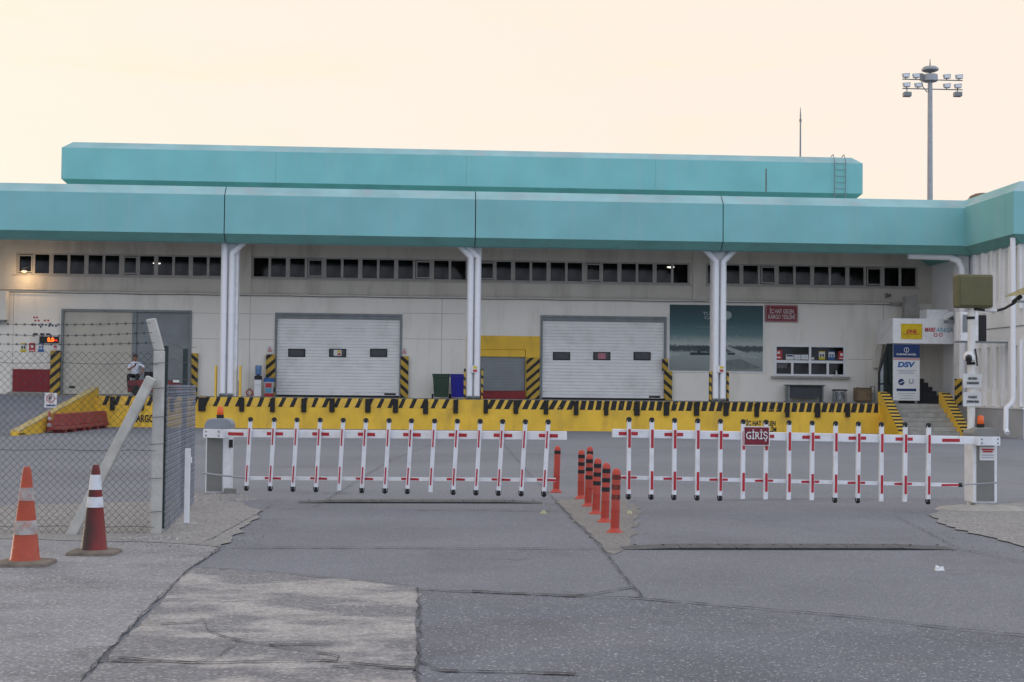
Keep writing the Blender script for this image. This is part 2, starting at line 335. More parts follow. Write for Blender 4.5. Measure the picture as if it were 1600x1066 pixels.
def stainmat(name, col, amt):   # thin deposit that fades out unevenly towards its rim
    m = mat(name, col, .95, .15, 6); t = m.node_tree; b = t.nodes['Principled BSDF']; N = t.nodes.new; L = t.links.new
    c = N('ShaderNodeTexCoord'); v = N('ShaderNodeVectorMath'); v.operation = 'SUBTRACT'; v.inputs[1].default_value = (.5, .5, 0); L(c.outputs['Generated'], v.inputs[0])
    l = N('ShaderNodeVectorMath'); l.operation = 'LENGTH'; L(v.outputs[0], l.inputs[0])
    n = N('ShaderNodeTexNoise'); n.inputs['Scale'].default_value = 5; n.inputs['Detail'].default_value = 6; L(c.outputs['Object'], n.inputs['Vector'])
    a = N('ShaderNodeMath'); a.operation = 'MULTIPLY_ADD'; a.inputs[1].default_value = -.9; L(n.outputs[0], a.inputs[0]); a.inputs[2].default_value = .95
    d = N('ShaderNodeMath'); d.operation = 'SUBTRACT'; L(a.outputs[0], d.inputs[0]); L(l.outputs['Value'], d.inputs[1])
    r = N('ShaderNodeMapRange'); r.inputs[1].default_value = .05; r.inputs[2].default_value = .35; r.inputs[4].default_value = amt; L(d.outputs[0], r.inputs[0]); L(r.outputs[0], b.inputs['Alpha'])
    return m
sheet('cement_patch', [(1256, 902), (1285, 905), (1300, 918), (1275, 919)], stainmat('faded_patch', (.30, .285, .26), .8), .0105, .05)
sheet('ground_stain', [(380, 940), (560, 950), (600, 1010), (420, 1040)], stainmat('stain0', (.11, .113, .12), .5), .0130, .06)
sheet('ground_stain', [(760, 850), (900, 868), (860, 905), (700, 890)], stainmat('stain1', (.12, .123, .132), .5), .0130, .06)
sheet('ground_stain', [(1080, 800), (1330, 806), (1300, 845), (1040, 838)], stainmat('stain2', (.12, .123, .132), .5), .0130, .06)
sheet('ground_stain', [(1180, 985), (1420, 1000), (1400, 1066), (1120, 1050)], stainmat('stain3', (.11, .113, .12), .5), .0130, .06)
sheet('ground_stain', [(480, 700), (760, 704), (740, 730), (460, 724)], stainmat('stain4', (.135, .14, .15), .5), .0130, .06)
sheet('ground_stain', [(1380, 872), (1600, 880), (1600, 930), (1420, 915)], stainmat('stain5', (.24, .23, .215), .5), .0130, .06)
sheet('sand_stain', [(1410, 992), (1445, 996), (1482, 1024), (1440, 1032)], stainmat('sand_stain_mat', (.25, .225, .19), .7), .0125, .06)
for pts, w in (([(360, 858), (600, 858), (970, 860)], .018), ([(862, 778), (900, 818), (935, 852), (985, 915), (1005, 937)], .022),
               ([(345, 858), (297, 890), (220, 966), (127, 1066)], .014), ([(300, 889), (430, 897), (655, 920)], .012),
               ([(652, 922), (656, 980), (651, 1066)], .02), ([(652, 924), (720, 927), (900, 935), (990, 920)], .018),
               ([(720, 926), (1000, 938), (1160, 952), (1340, 967), (1500, 987), (1640, 1000)], .022),
               ([(205, 980), (320, 976), (325, 990), (375, 1005), (420, 1012), (520, 1010)], .013), ([(375, 1005), (345, 1030), (300, 1040), (160, 1030)], .013),
               ([(420, 1012), (530, 1030), (520, 1045), (650, 1050)], .012), ([(150, 1036), (330, 1040), (500, 1036), (650, 1048)], .016),
               ([(440, 770), (560, 772), (600, 768)], .02), ([(620, 798), (760, 799), (870, 800)], .016), ([(440, 797), (520, 797)], .012),
               ([(490, 795), (540, 764), (610, 720), (690, 690)], .02), ([(785, 692), (830, 745), (862, 778)], .02),
               ([(1100, 783), (1300, 780), (1640, 782)], .016), ([(1400, 808), (1500, 860), (1600, 880)], .015),
               ([(320, 850), (400, 806), (425, 790)], .015), ([(270, 875), (330, 866), (345, 857)], .014),
               ([(655, 1038), (690, 1052), (800, 1054), (900, 1058)], .02), ([(1000, 938), (940, 936), (880, 928)], .012)):
    P = jag([onZ(x, y) for x, y in pts], .09, .016)
    mb = MB()
    for a, b in zip(P, P[1:]):
        n = Vector((-(b - a).y, (b - a).x, 0)).normalized() * w * (1 + 2.4 * abs((b - a).normalized().x) ** 2) * random.choice((.12, .2, .3, .4, .25)); z = Vector((0, 0, .021))
        mb.quad(a - n + z, b - n + z, b + n + z, a + n + z)
    mb.build('crack', m_crack, g)
# loose grit and pebbles at the fence foot
mb = MB()
for k in range(200):
    p = onZ(random.uniform(190, 420), random.uniform(800, 858)) if k < 150 else onZ(random.uniform(1470, 1600), random.uniform(800, 870))
    r = random.uniform(.004, .014); mb.lathe((p.x, p.y, .012), [(r * .7, 0), (r, r * .5), (r * .5, r)], 5)
o = mb.build('gravel', m_dirt); o['kind'] = 'stuff'; o['label'] = 'loose grit scattered at the fence foot and gate island'; o['category'] = 'gravel'

# ================================================================== WAREHOUSE
B = thing('warehouse', 'long white cargo warehouse with turquoise roof edges behind the loading dock', 'building', (0, YW, 0))
def wall_holes(mb, x0, x1, z0, z1, Y, holes, depth):
    xs = sorted({x0, x1, *[h[0] for h in holes], *[h[1] for h in holes]}); zs = sorted({z0, z1, *[h[2] for h in holes], *[h[3] for h in holes]})
    for a, b in zip(xs, xs[1:]):
        for c, d in zip(zs, zs[1:]):
            if not any(h[0] <= (a + b) / 2 <= h[1] and h[2] <= (c + d) / 2 <= h[3] for h in holes):
                mb.quad((a, Y, c), (b, Y, c), (b, Y, d), (a, Y, d))
    for a, b, c, d in holes:
        D = Y + depth
        mb.quad((a, Y, c), (a, D, c), (a, D, d), (a, Y, d)).quad((b, Y, c), (b, D, c), (b, D, d), (b, Y, d))
        mb.quad((a, Y, d), (b, Y, d), (b, D, d), (a, D, d)).quad((a, Y, c), (b, Y, c), (b, D, c), (a, D, c))
ZL = onY(560, 462, YW).z        # ledge between lower and upper wall
WZ0, WZ1 = onY(560, 437, YW).z, onY(560, 403, YW).z
strips = [(onY(a, 420, YW).x, onY(b, 420, YW).x) for a, b in ((25, 352), (393, 731), (746, 1078), (1103, 1434))]
d1 = list(rectY(95, 484, 299, 616, YW)); d2 = list(rectY(429, 490, 628, 622, YW)); d4 = list(rectY(844, 494, 1041, 625, YW))
d3 = list(rectY(747, 546, 821, 624, YW)); ow = list(rectY(1210, 540, 1321, 588, YW))
for d in (d1, d2, d3, d4): d[2] = ZD
XL, XE = -42., XWS + .6
mb = MB(); wall_holes(mb, XL, XE, ZD, ZL, YW, [d1, d2, d3, d4, ow], .3); mb.build('lower_wall', m_wall, B)
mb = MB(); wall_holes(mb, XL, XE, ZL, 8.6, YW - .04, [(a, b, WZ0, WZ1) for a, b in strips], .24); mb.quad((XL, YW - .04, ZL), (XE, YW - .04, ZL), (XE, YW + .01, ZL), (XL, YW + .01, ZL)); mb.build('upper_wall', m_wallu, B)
mb = MB(); mb.quad((XL, YW + 7, 0), (XE, YW + 7, 0), (XE, YW + 7, 9), (XL, YW + 7, 9)).quad((XL, YW + .5, 8.45), (XE, YW + .5, 8.45), (XE, YW + 7, 8.45), (XL, YW + 7, 8.45)).quad((XL, YW + .5, ZD), (XE, YW + .5, ZD), (XE, YW + 7, ZD), (XL, YW + 7, ZD))
mb.quad((XE - .02, YW + .3, 0), (XE - .02, YW + 7, 0), (XE - .02, YW + 7, 9), (XE - .02, YW + .3, 9)).quad((XL, YW + .3, 0), (XL, YW + 7, 0), (XL, YW + 7, 9), (XL, YW + .3, 9))
mb.build('hall_interior', m_dark, B)
# pilaster strips between the bays and thin joints in the wall render
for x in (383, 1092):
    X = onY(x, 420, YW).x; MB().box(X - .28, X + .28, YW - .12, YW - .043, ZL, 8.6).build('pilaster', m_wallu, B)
jm = mat('joint_grey', (.33, .32, .30), .9)
for x in (390, 690, 1020, 1380, 20):
    X = onY(x, 540, YW).x
    if not any(d[0] < X < d[1] for d in (d1, d2, d3, d4)): MB().box(X - .008, X + .008, YW - .004, YW + .01, ZD, ZL - .05).build('wall_joint', jm, B)
for a, b in ((299, 428), (629, 728), (1192, 1400)):
    for y in ((490, 530) if b < 1000 else (562,)):
        if b > 1300: a2, b2 = 1325, 1400
        else: a2, b2 = a, b
        X0, X1, Z = onY(a2, y, YW).x, onY(b2, y, YW).x, onY((a2 + b2) / 2, y, YW).z
        MB().box(X0 + .02, X1 - .02, YW - .004, YW + .01, Z - .008, Z + .008).build('wall_joint', jm, B)
# conduits on the ledge
for dz, r in ((.06, .03), (-.07, .022)):
    mb = MB(); pts = [(x, YW - .1, ZL + dz + .012 * math.sin(x * 1.7)) for x in [XL + k * 1.5 for k in range(int((XE - XL) / 1.5))]]
    mb.tube(pts, r, 6).build('conduit', m_wallu if dz > 0 else m_gframe, B)
# high window strips
for i, (a, b) in enumerate(strips):
    mb = MB(); y0, y1 = YW + .02, YW + .12; n = 12; t = .055
    mb.box(a, b, y0, y1, WZ0, WZ0 + .07).box(a, b, y0, y1, WZ1 - .07, WZ1)
    p = (b - a) / n; panes = []
    for k in range(n + 1):
        w = t if k % 2 else .09; x = a + k * p
        mb.box(max(a, x - w), min(b, x + w), y0 + .002, y1 - .002, WZ0 + .07, WZ1 - .07)
    f = mb.build('window_strip', m_fr, B)
    MB().box(a - .08, b + .08, YW - .10, YW + .03, WZ0 - .06, WZ0 - .005).build('sill', m_fr, f)
    gl = MB().quad((a, y0 + .05, WZ0 + .07), (a + p, y0 + .05, WZ0 + .07), (a + p, y0 + .05, WZ1 - .07), (a, y0 + .05, WZ1 - .07)).build('pane', m_glass, f)
    for k in range(1, n): c = gl.copy(); COL.objects.link(c); c.location = (k * p, 0, 0)
    # casements set a little forward in every third light
    for k in range(0, n, 3):
        if (i + k) % 2 == 0:
            x0 = a + k * p + .09; x1 = x0 + p - .15
            mb = MB()
            for q in ((x0, x0 + .05, WZ0 + .1, WZ1 - .1), (x1 - .05, x1, WZ0 + .1, WZ1 - .1), (x0 + .05, x1 - .05, WZ0 + .1, WZ0 + .15), (x0 + .05, x1 - .05, WZ1 - .15, WZ1 - .1)): mb.box(q[0], q[1], y0 - .02, y0 + .04, q[2], q[3])
            mb.build('casement', m_fr, f)
# lit lamps inside the hall; the leftmost is added outside to warm the wall
for px, py in ((38, 420), (245, 408), (1048, 414)):
    p = onY(px, py, YW + 2.5 if px != 38 else YW - .7)
    l = thing('hall_lamp', {38: 'warm lamp added before the leftmost high window pane to light the wall', 245: 'white lit lamp inside the high windows above the grey shutter', 1048: 'small lit lamp behind high windows left of the billboard column'}[px], 'lamp', p)
    c = (1, .62, .28) if px == 38 else (1, .93, .82)
    f_ = .6 if px == 38 else 1
    MB().lathe(p, [(.19 * f_, -.09), (.2 * f_, -.06), (.08 * f_, .04), (.03, .06)], 14).build('lamp_shade', m_galv, l)
    MB().lathe(p - Vector((0, 0, .12)), [(.06 * f_, -.03), (.17 * f_, 0), (.17 * f_, .025)], 14).build('bulb', mat('lamp_glow%d' % px, c, emit=c, es=(2.0 if px == 38 else 3.5)), l)
    if px == 38:
        ll = bpy.data.lights.new('added_wall_light', 'POINT'); ll.energy = 28; ll.color = (1, .66, .34); ll.shadow_soft_size = .15  # added light under the canopy, warms the left wall
        lo = bpy.data.objects.new('added_wall_light', ll); COL.objects.link(lo); lo.parent = l; lo.location = (0, 0, -.3)
    MB().tube([p + Vector((0, 0, .05)), (p.x, p.y, 8.55) if px != 38 else (p.x, YW - .03, p.z + .12)], .015, 6).build('drop_rod', m_gframe, l)

def ribbed(mb, x0, x1, z0, z1, Y, n, dep):
    h = (z1 - z0) / n; poly = []
    for k in range(n):
        z = z0 + k * h; poly += [(Y, z + h * .13), (Y - dep, z + h * .2), (Y - dep, z + h * .95), (Y, z + h * .99)]
    poly += [(Y + .05, z1), (Y + .05, z0)]; mb.prismX(poly, x0, x1); return mb
def frame(d, Y, w, dep, m, parent, name='door_frame'):
    x0, x1, z0, z1 = d
    MB().box(x0 - .001, x0 + w, Y - dep, Y + .2, z0, z1 - w).box(x1 - w, x1 + .001, Y - dep, Y + .2, z0, z1 - w).box(x0 - .001, x1 + .001, Y - dep, Y + .2, z1 - w, z1 + .001).build(name, m, parent)
def vision(door, px, Y, dy, sticker=None):
    for k, (a, b) in enumerate(px):
        x0, x1, z0, z1 = rectY(a, dy, b, dy + 13, YW)
        w = MB().box(x0, x1, Y - .05, Y - .02, z0, z1).build('vision_panel', m_black, door, bevel=.03)
        MB().box(x0 + .06, x1 - .06, Y - .058, Y - .051, z0 + .05, z1 - .05).build('pane', mat('dark_pane', (.03, .03, .035), .15, .2, 3), w)
        if sticker and k == 1:
            xm, zm = (x0 + x1) / 2, (z0 + z1) / 2
            MB().box(xm - .17, xm + .17, Y - .066, Y - .059, zm - .13, zm + .13).build('notice', m_signw if sticker == 'w' else mat('pink_notice', (.42, .16, .2), .6), w)
            if sticker == 'w':
                MB().box(xm - .01, xm + .14, Y - .073, Y - .067, zm + .01, zm + .1).build('print', m_yelp, w)
                MB().box(xm - .01, xm + .14, Y - .073, Y - .067, zm - .1, zm - .02).build('print', m_redp, w)
def ribdoor(d, px, dy, sticker, lab):
    frame(d, YW, .1, .05, m_gframe, B)
    x0, x1, z0, z1 = d
    dr = ribbed(MB(), x0 + .1, x1 - .1, z0 + .06, z1 - .1, YW + .10, 25, .045).build('sectional_door', m_door, B); dr['label'] = lab
    MB().box(x0 + .1, x1 - .1, YW + .02, YW + .12, z0, z0 + .055).build('bottom_seal', m_blk, dr)
    MB().box(x1 - .75, x1 - .25, YW + .045, YW + .065, z0 + .11, z0 + .2).build('maker_plate', m_black, dr)
    MB().box(x0 + .1, x1 - .1, YW - .03, YW + .06, z1 - .24, z1 - .11).build('lintel_seal', m_gframe, dr)
    vision(dr, px, YW + .075, dy, sticker)
ribdoor(d2, ((450, 477), (514, 541), (578, 605)), 545, 'w', 'white ribbed loading door with yellow and red notice in its middle window')
ribdoor(d4, ((864, 891), (927, 954), (990, 1017)), 550, 'p', 'white ribbed loading door with pink notice in its middle window')
# left doorway: flat beige leaf + grey roller shutter
frame(d1, YW, .1, .05, m_gframe, B)
xm = onY(209, 550, YW).x
lf = MB().box(d1[0] + .1, xm - .09, YW + .08, YW + .14, ZD + .02, d1[3] - .1).build('beige_door_leaf', m_beige, B)
p = onY(112, 605, YW); MB().box(p.x - .13, p.x + .13, YW + .06, YW + .079, p.z - .05, p.z + .05).build('handle', m_black, lf)
MB().box(xm - .09, xm + .09, YW + .02, YW + .2, ZD, d1[3] - .1).build('door_post', m_gframe, B)
ribbed(MB(), xm + .09, d1[1] - .1, ZD + .02, d1[3] - .1, YW + .12, 44, .025).build('roller_shutter', m_shut, B)
# small yellow-framed shutter
sx0, sx1, sz0, sz1 = rectY(728, 525, 844, 628, YW)
mb = MB(); wall_holes(mb, sx0, sx1 - .02, ZD, sz1, YW - .03, [tuple(d3)], .03)
mb.quad((sx0, YW - .03, ZD), (sx0, YW - .001, ZD), (sx0, YW - .001, sz1), (sx0, YW - .03, sz1)).build('yellow_surround', m_yel, B)
ribbed(MB(), d3[0] + .02, d3[1] - .02, ZD + .36, d3[3] - .32, YW + .16, 22, .03).build('roller_shutter', m_shut, B)
MB().box(d3[0] + .02, d3[1] - .02, YW + .02, YW + .16, d3[3] - .32, d3[3] - .003).build('shutter_box', m_yel, B)
lv = MB().box(d3[0] + .04, d3[1] - .04, YW - .5, YW + .12, ZD + .004, ZD + .36).build('dock_leveller', m_dkred, B)
MB().box(d3[0] + .25, d3[1] - .6, YW - .54, YW - .1, ZD + .36, ZD + .41).build('leveller_lip', m_gframe, lv)
# striped jamb guards
def hz(nm, sgn, per=.36, duty=.45): return hazard(nm, per, (sgn * .75, 0, .85), duty, (.50, .32, .045), BLK, .3)
hzR, hzL = hz('hazard_up_left', 1), hz('hazard_up_right', -1)
for x0, y0, x1, y1, m in ((80, 548, 95, 614, hzL), (300, 552, 309, 618, hzR), (416, 554, 430, 621, hzL), (626, 557, 638, 623, hzR), (1037, 580, 1049, 627, hzR), (1034, 561, 1043, 579.8, hzR)):
    X0, X1, Z0, Z1 = rectY(x0, y0, x1, y1, YW); Z0 = ZD + .003 if y1 > 600 else Z0
    MB().box(X0, X1, YW - .2, YW - .002 if y1 > 600 else YW - .06, Z0, Z1).build('jamb_guard', m, B, bevel=.01)
X0, X1, Z0, Z1 = rectY(821, 559, 845, 625, YW)
MB().box(X0 + .03, X1 - .06, YW - .11, YW - .032, ZD + .003, Z1).build('jamb_guard', hz('hazard_wide', -1, .34, .42), B)
# roof edge (fascia) in panels, one per bay
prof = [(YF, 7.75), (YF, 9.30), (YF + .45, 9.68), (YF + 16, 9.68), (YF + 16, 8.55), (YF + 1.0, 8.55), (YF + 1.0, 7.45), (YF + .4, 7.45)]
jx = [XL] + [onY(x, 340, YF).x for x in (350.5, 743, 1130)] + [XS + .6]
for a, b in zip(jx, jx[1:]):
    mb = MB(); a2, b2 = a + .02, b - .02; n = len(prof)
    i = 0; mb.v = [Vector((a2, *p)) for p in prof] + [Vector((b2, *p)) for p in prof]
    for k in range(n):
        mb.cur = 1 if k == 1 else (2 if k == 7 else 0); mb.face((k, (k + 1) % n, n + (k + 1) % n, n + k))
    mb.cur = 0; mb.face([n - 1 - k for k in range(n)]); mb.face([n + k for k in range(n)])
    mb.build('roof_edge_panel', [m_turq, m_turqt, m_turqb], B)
for x in jx[1:4]: MB().prismX([(y + .1 if k < 2 else y, z - (.05 if k in (2, 3) else 0)) for k, (y, z) in enumerate(prof)], x - .019, x + .019).build('joint_filler', m_black, B)
MB().box(XL, XWS - .1, YF + 1.02, YW - .06, 8.44, 8.54).build('bounce_ceiling', mat('ceiling_white', (.78, .76, .72), .9, .05, 1), B)  # unseen white slab, added to bounce more light onto the wall
for k in range(9):
    X = -34 + k * 6.6; MB().box(X - .12, X + .12, YF + 1.02, YW - .06, 8.22, 8.438).build('ceiling_rib', MATS['ceiling_white'], B)
# upper roof edge set back
YU = YD + 9
ux0, ux1, uz0, uz1 = onY(96, 250, YU).x, onY(1348, 270, YU).x, onY(720, 291, YU).z, onY(720, 243, YU).z
mb = MB(); c = .42
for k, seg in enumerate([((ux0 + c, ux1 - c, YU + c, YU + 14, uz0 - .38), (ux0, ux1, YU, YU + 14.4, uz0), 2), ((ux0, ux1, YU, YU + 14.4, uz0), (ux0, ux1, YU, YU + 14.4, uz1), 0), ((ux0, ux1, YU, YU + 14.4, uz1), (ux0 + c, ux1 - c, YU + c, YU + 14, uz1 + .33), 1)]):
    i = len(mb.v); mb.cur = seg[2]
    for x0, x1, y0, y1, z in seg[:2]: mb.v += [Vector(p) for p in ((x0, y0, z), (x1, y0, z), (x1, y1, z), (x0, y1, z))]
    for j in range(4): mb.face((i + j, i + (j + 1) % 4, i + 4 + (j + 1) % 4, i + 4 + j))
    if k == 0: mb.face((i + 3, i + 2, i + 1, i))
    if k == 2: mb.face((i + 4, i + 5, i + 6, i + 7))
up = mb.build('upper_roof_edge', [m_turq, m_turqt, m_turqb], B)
for x in (431, 729, 1024): X = onY(x, 265, YU).x; MB().box(X - .012, X + .012, YU - .003, YU + .02, uz0 + .02, uz1 - .02).build('panel_joint', m_turqb, up)
X = onY(1197, 280, YU).x; MB().box(X - .025, X + .025, YU - .004, YU + .02, uz0, uz0 + 1.1).build('rust_streak', mat('rust', (.14, .08, .04), .9, .4, 3), up)
MB().box(ux0 + 1.5, ux1 - 1.5, YU + 1.5, YU + 13, 9.6, uz0 - .1).build('clerestory_wall', m_wallu, B)
lx0, lx1 = onY(1303, 270, YU).x, onY(1320, 270, YU).x
ld = MB(); zt, zb = uz1 + .42, uz0 - .3
for x in (lx0, lx1): ld.tube([(x, YU - .12, zb), (x, YU - .12, uz1 + .1), (x, YU + .15, zt), (x, YU + .5, zt - .04)], .022, 6)
ld = ld.build('ladder', m_gframe, B)
for k in range(6): z = zb + .2 + k * .3; MB().tube([(lx0, YU - .12, z), (lx1, YU - .12, z)], .016, 6).build('rung', m_gframe, ld)
# columns with rain pipes
m_pipe = mat('pvc_pipe', (.76, .765, .78), .45, .03, 2, dirt=(.5, .48, .45), dirt_amt=.3, dirt_scale=2)
yc = YD + .75
for k, (x0, x1, bend) in enumerate(((343, 372, (0, 1)), (729, 752, (-1, -1)), (1112, 1135, (-1, 1)))):
    a, b = onY(x0, 500, yc).x, onY(x1, 500, yc).x; w = b - a
    c = MB().box(a + .02, b - .02, yc, yc + .5, ZD, 8.56).build('column', m_white, B, bevel=.03)
    for j, xx in enumerate((a + w * .24, a + w * .74 if k else a + w * .66)):
        r = .125; dx = bend[j] * .55; dy = .0
        pts = [(xx, yc - .13, ZD + .12), (xx, yc - .13, 6.95), (xx, yc - .13, 7.05), (xx + dx * .35, yc - .14, 7.25), (xx + dx, yc - .08, 7.62), (xx + dx * 1.3, yc + .1, 7.9)]
        if bend[j] == 0: pts = [(xx, yc - .13, ZD + .12), (xx, yc - .13, 7.2), (xx, yc - .1, 7.5), (xx, yc + .05, 7.9)]
        pp = MB().tube(pts, r, 14).build('rain_pipe', m_pipe, c, smooth=True)
        MB().tube([(xx, yc - .13, 4.6), (xx, yc - .13, 4.66)], r + .012, 14).build('pipe_collar', m_pipe, c)
        MB().tube([(xx, yc - .13, ZD + .10), (xx, yc - .2, ZD + .02)], [r + .003, r + .003], 12).build('pipe_shoe', m_gframe, c)
    for xx in (a - .10, b + .13) if k == 0 else ((a - .05, b + .06)):
        if k == 0 or xx: MB().box(xx - .035, xx + .035, yc - .15, yc + .1, ZD, ZD + 1.25).build('corner_guard', hz('hazard_guard', 1, .3, .4) if k else m_yel, c)
    if k:
        z = onY((x0 + x1) / 2, 577, yc).z; xm = (a + b) / 2
        n = MB().box(xm - .12, xm + .16, yc - .275, yc - .26, z - .14, z + .14).build('notice', m_signw, c)
        MB().box(xm - .02, xm + .14, yc - .282, yc - .276, z + .02, z + .11).build('print', m_yelp, n); MB().box(xm - .02, xm + .14, yc - .282, yc - .276, z - .11, z - .02).build('print', m_redp, n)
# office window
x0, x1, z0, z1 = ow
of = MB(); y0, y1 = YW - .03, YW + .08; zm = z0 + (z1 - z0) * .47; xm = (x0 + x1) / 2
of.box(x0, x1, y0, y1, z0, z0 + .09).box(x0, x1, y0, y1, z1 - .07, z1).box(x0, x1, y0, y1, zm - .06, zm + .06)
for x in (x0 + .04, xm, x1 - .04): of.box(x - .05, x + .05, y0 + .002, y1 - .002, z0 + .09, zm - .06).box(x - .05, x + .05, y0 + .002, y1 - .002, zm + .06, z1 - .07)
for x in ((x0 + xm) / 2, (x1 + xm) / 2): of.box(x - .05, x + .05, y0 + .002, y1 - .002, z0 + .09, zm - .06)
of = of.build('office_window', m_white, B)
MB().box(x0 - .15, x1 + .15, YW - .25, YW - .031, z0 - .1, z0 - .01).build('sill', m_conc, of)
q = (x1 - x0) / 4
for k in range(4): MB().quad((x0 + k * q, YW + .03, z0 + .05), (x0 + k * q + q, YW + .03, z0 + .05), (x0 + k * q + q, YW + .03, zm), (x0 + k * q, YW + .03, zm)).build('pane', m_glass, of)
for k in range(2): MB().quad((x0 + k * 2 * q, YW + .03, zm), (x0 + k * 2 * q + 2 * q, YW + .03, zm), (x0 + k * 2 * q + 2 * q, YW + .03, z1), (x0 + k * 2 * q, YW + .03, z1)).build('pane', m_glass, of)
MB().box(x0 + .08, x0 + q - .2, YW + .10, YW + .13, z0 + .35, zm - .03).build('roller_blind', mat('blind_grey', (.33, .29, .32), .8), of)
def card(px0, py0, px1, py1, m, bands, parent, Y=None, name='notice'):
    Y = Y or YW - .012; a, b, c, d = rectY(px0, py0, px1, py1, Y)
    o = MB().box(a, b, Y - .006, Y, c, d).build(name, m, parent)
    for u0, v0, u1, v1, mm in bands:
        MB().box(a + (b - a) * u0, a + (b - a) * u1, Y - .012, Y - .0065, c + (d - c) * v0, c + (d - c) * v1).build('print', mm, o)
    return o
yp = YW + .022
card(1211, 547, 1222, 562, m_redp, ((.3, .6, .7, .85, m_signw), (.2, .15, .8, .3, m_signw)), of, yp)
card(1228, 554, 1240, 562, m_signw, ((.1, .6, .9, .9, m_navy),), of, yp)
card(1241, 554.5, 1251, 562, m_signw, ((.2, .4, .8, .5, m_cyan),), of, yp); card(1252, 554.5, 1263, 562, m_signw, ((.2, .5, .8, .6, m_cyan),), of, yp); card(1268, 558.5, 1272, 562, m_signw, (), of, yp)
def safety(px, py, w, h, m, parent, Y):
    kinds = {'y': (m_yelp, m_signw), 'b': (m_blue, m_signw), 'r': (m_redp, m_signw)}[m]
    c = card(px, py, px + w, py + h, kinds[1], ((0, 0, 1, .3, kinds[0]), (0, .88, 1, 1, kinds[0])), parent, Y, 'safety_poster') if m != 'r' else card(px, py, px + w, py + h, kinds[0], ((.3, .45, .7, .75, kinds[1]), (.15, .1, .85, .2, kinds[1])), parent, Y, 'safety_poster')
    if m != 'r':
        mm = m_black if m == 'y' else m_blue; a, b, cc, d = rectY(px, py, px + w, py + h, Y); zz = (cc * .42 + d * .58); n = MB()
        for s in (-1, 1):
            xx = (a + b) / 2 + s * (b - a) * .22
            n.lathe((xx, Y - .012, zz), [(.03, 0), (.03, .005)], 8); n.box(xx - .03, xx + .03, Y - .012, Y - .0065, zz - .09, zz + .03)
        n.box((a + b) / 2 - .04, (a + b) / 2 + .04, Y - .012, Y - .0065, zz - .03, zz - .01).build('print', mm, c)
    return c
for px, k in ((1279.5, 'y'), (1294.5, 'b'), (1310, 'r')): safety(px, 549, 9.5, 13, k, of, yp)
# ---- boards fixed to the lower wall (things that hang)
def wallthing(name, label, cat, px, py, Y=None, group=None): p = onY(px, py, Y or YW); return thing(name, label, cat, (p.x, (Y or YW), p.z), group)
for px, k, lab in ((32, 'y', 'yellow and white safety notice on wall left of the scale display'), (45.5, 'r', 'red safety notice on the wall under the red digit display'), (59.5, 'b', 'blue safety notice on the wall under the red digit display')):
    t = wallthing('safety_notice', lab, 'notice', px + 5, 545, group='small notices beside the left doorway'); safety(px, 536, 9.5, 14, k, t, YW - .02)
t = wallthing('notice_sheet', 'small white notice with red print above left striped jamb guard', 'notice', 86, 543); card(82.5, 537, 90.5, 547, m_signw, ((.2, .35, .8, .7, m_redp), (.2, .1, .8, .2, m_redp)), t, YW - .02)
for x, y, lab in ((422, 547, 'small white notice above the striped guard beside the water dispenser'), (632, 550, 'small white notice above the striped guard left of the green bin')):
    t = wallthing('notice_sheet', lab, 'notice', x, y); card(x - 5, y - 6, x + 4, y + 5.5, m_signw, ((.2, .5, .8, .62, m_redp), (.15, .25, .85, .4, m_redp), (.4, .7, .6, .9, m_redp)), t, YW - .02)
t = wallthing('pictogram_board', 'pale wall board with rows of small red and blue dots by left doorway', 'sign', 70, 505)
a, b, c_, d_ = rectY(48, 493, 92, 526, YW - .02); bd = MB().box(a, b, YW - .03, YW - .012, c_, d_).build('board', m_wall, t)
for k in range(16):
    u, v = [(.12, .9), (.22, .9), (.16, .75), (.28, .75), (.5, .76), (.62, .76), (.05, .55), (.17, .56), (.3, .55), (.42, .56), (.36, .46), (.54, .55), (.7, .6), (.78, .52), (.9, .5), (.66, .5)][k]
    p = Vector((a + (b - a) * u, YW - .036, c_ + (d_ - c_) * v)); mb = MB()
    mb.tube([p + Vector((0, .006, 0)), p], .045, 8).build('dot', m_redp if v > .7 else m_navy, bd)
for u in (.1, .34, .55): MB().box(a + (b - a) * u, a + (b - a) * (u + .16), YW - .036, YW - .031, c_ + .06, c_ + .14).build('print', m_black, bd)
t = wallthing('scale_display', 'black digital display with glowing red digits beside the left doorway', 'display', 77, 531)
a, b, c_, d_ = rectY(62.5, 526, 92, 536, YW - .05); MB().box(a, b, YW - .16, YW - .012, c_, d_).build('housing', m_black, t)
text('0.0', mat('led_amber', (1, .2, .02), emit=(1, .16, .015), es=2.2), t, a + (b - a) * .6, (c_ + d_) / 2, YW - .166, w=(b - a) * .34, h=.19, name='digits', bold=.03)
text('kg', mat('led_red', (1, .05, .02), emit=(1, .03, .015), es=1.2), t, a + (b - a) * .88, (c_ + d_) / 2 - .03, YW - .166, w=.14, h=.12, name='digits', bold=.02)
t = wallthing('red_board', 'dark red panel leaning low on wall by the ramp top', 'panel', 50, 613); a, b, c_, d_ = rectY(20, 577, 80, 613, YW - .1)
mb = MB().box(a, b, YW - .14, YW - .06, ZD + .1, d_).build('panel', m_red_board, t, bevel=.01); MB().box(a - .2, b, YW - .2, YW - .02, ZD + .01, ZD + .09).build('rail', m_conc, t)
t = wallthing('air_conditioner', 'grey outdoor air conditioning unit at the left picture edge', 'air conditioner', -10, 500); a, b, c_, d_ = rectY(-40, 455, 12, 500, YW - .3)
MB().box(a, b, YW - .5, YW - .06, c_, d_).build('casing', m_wall, t, bevel=.02)
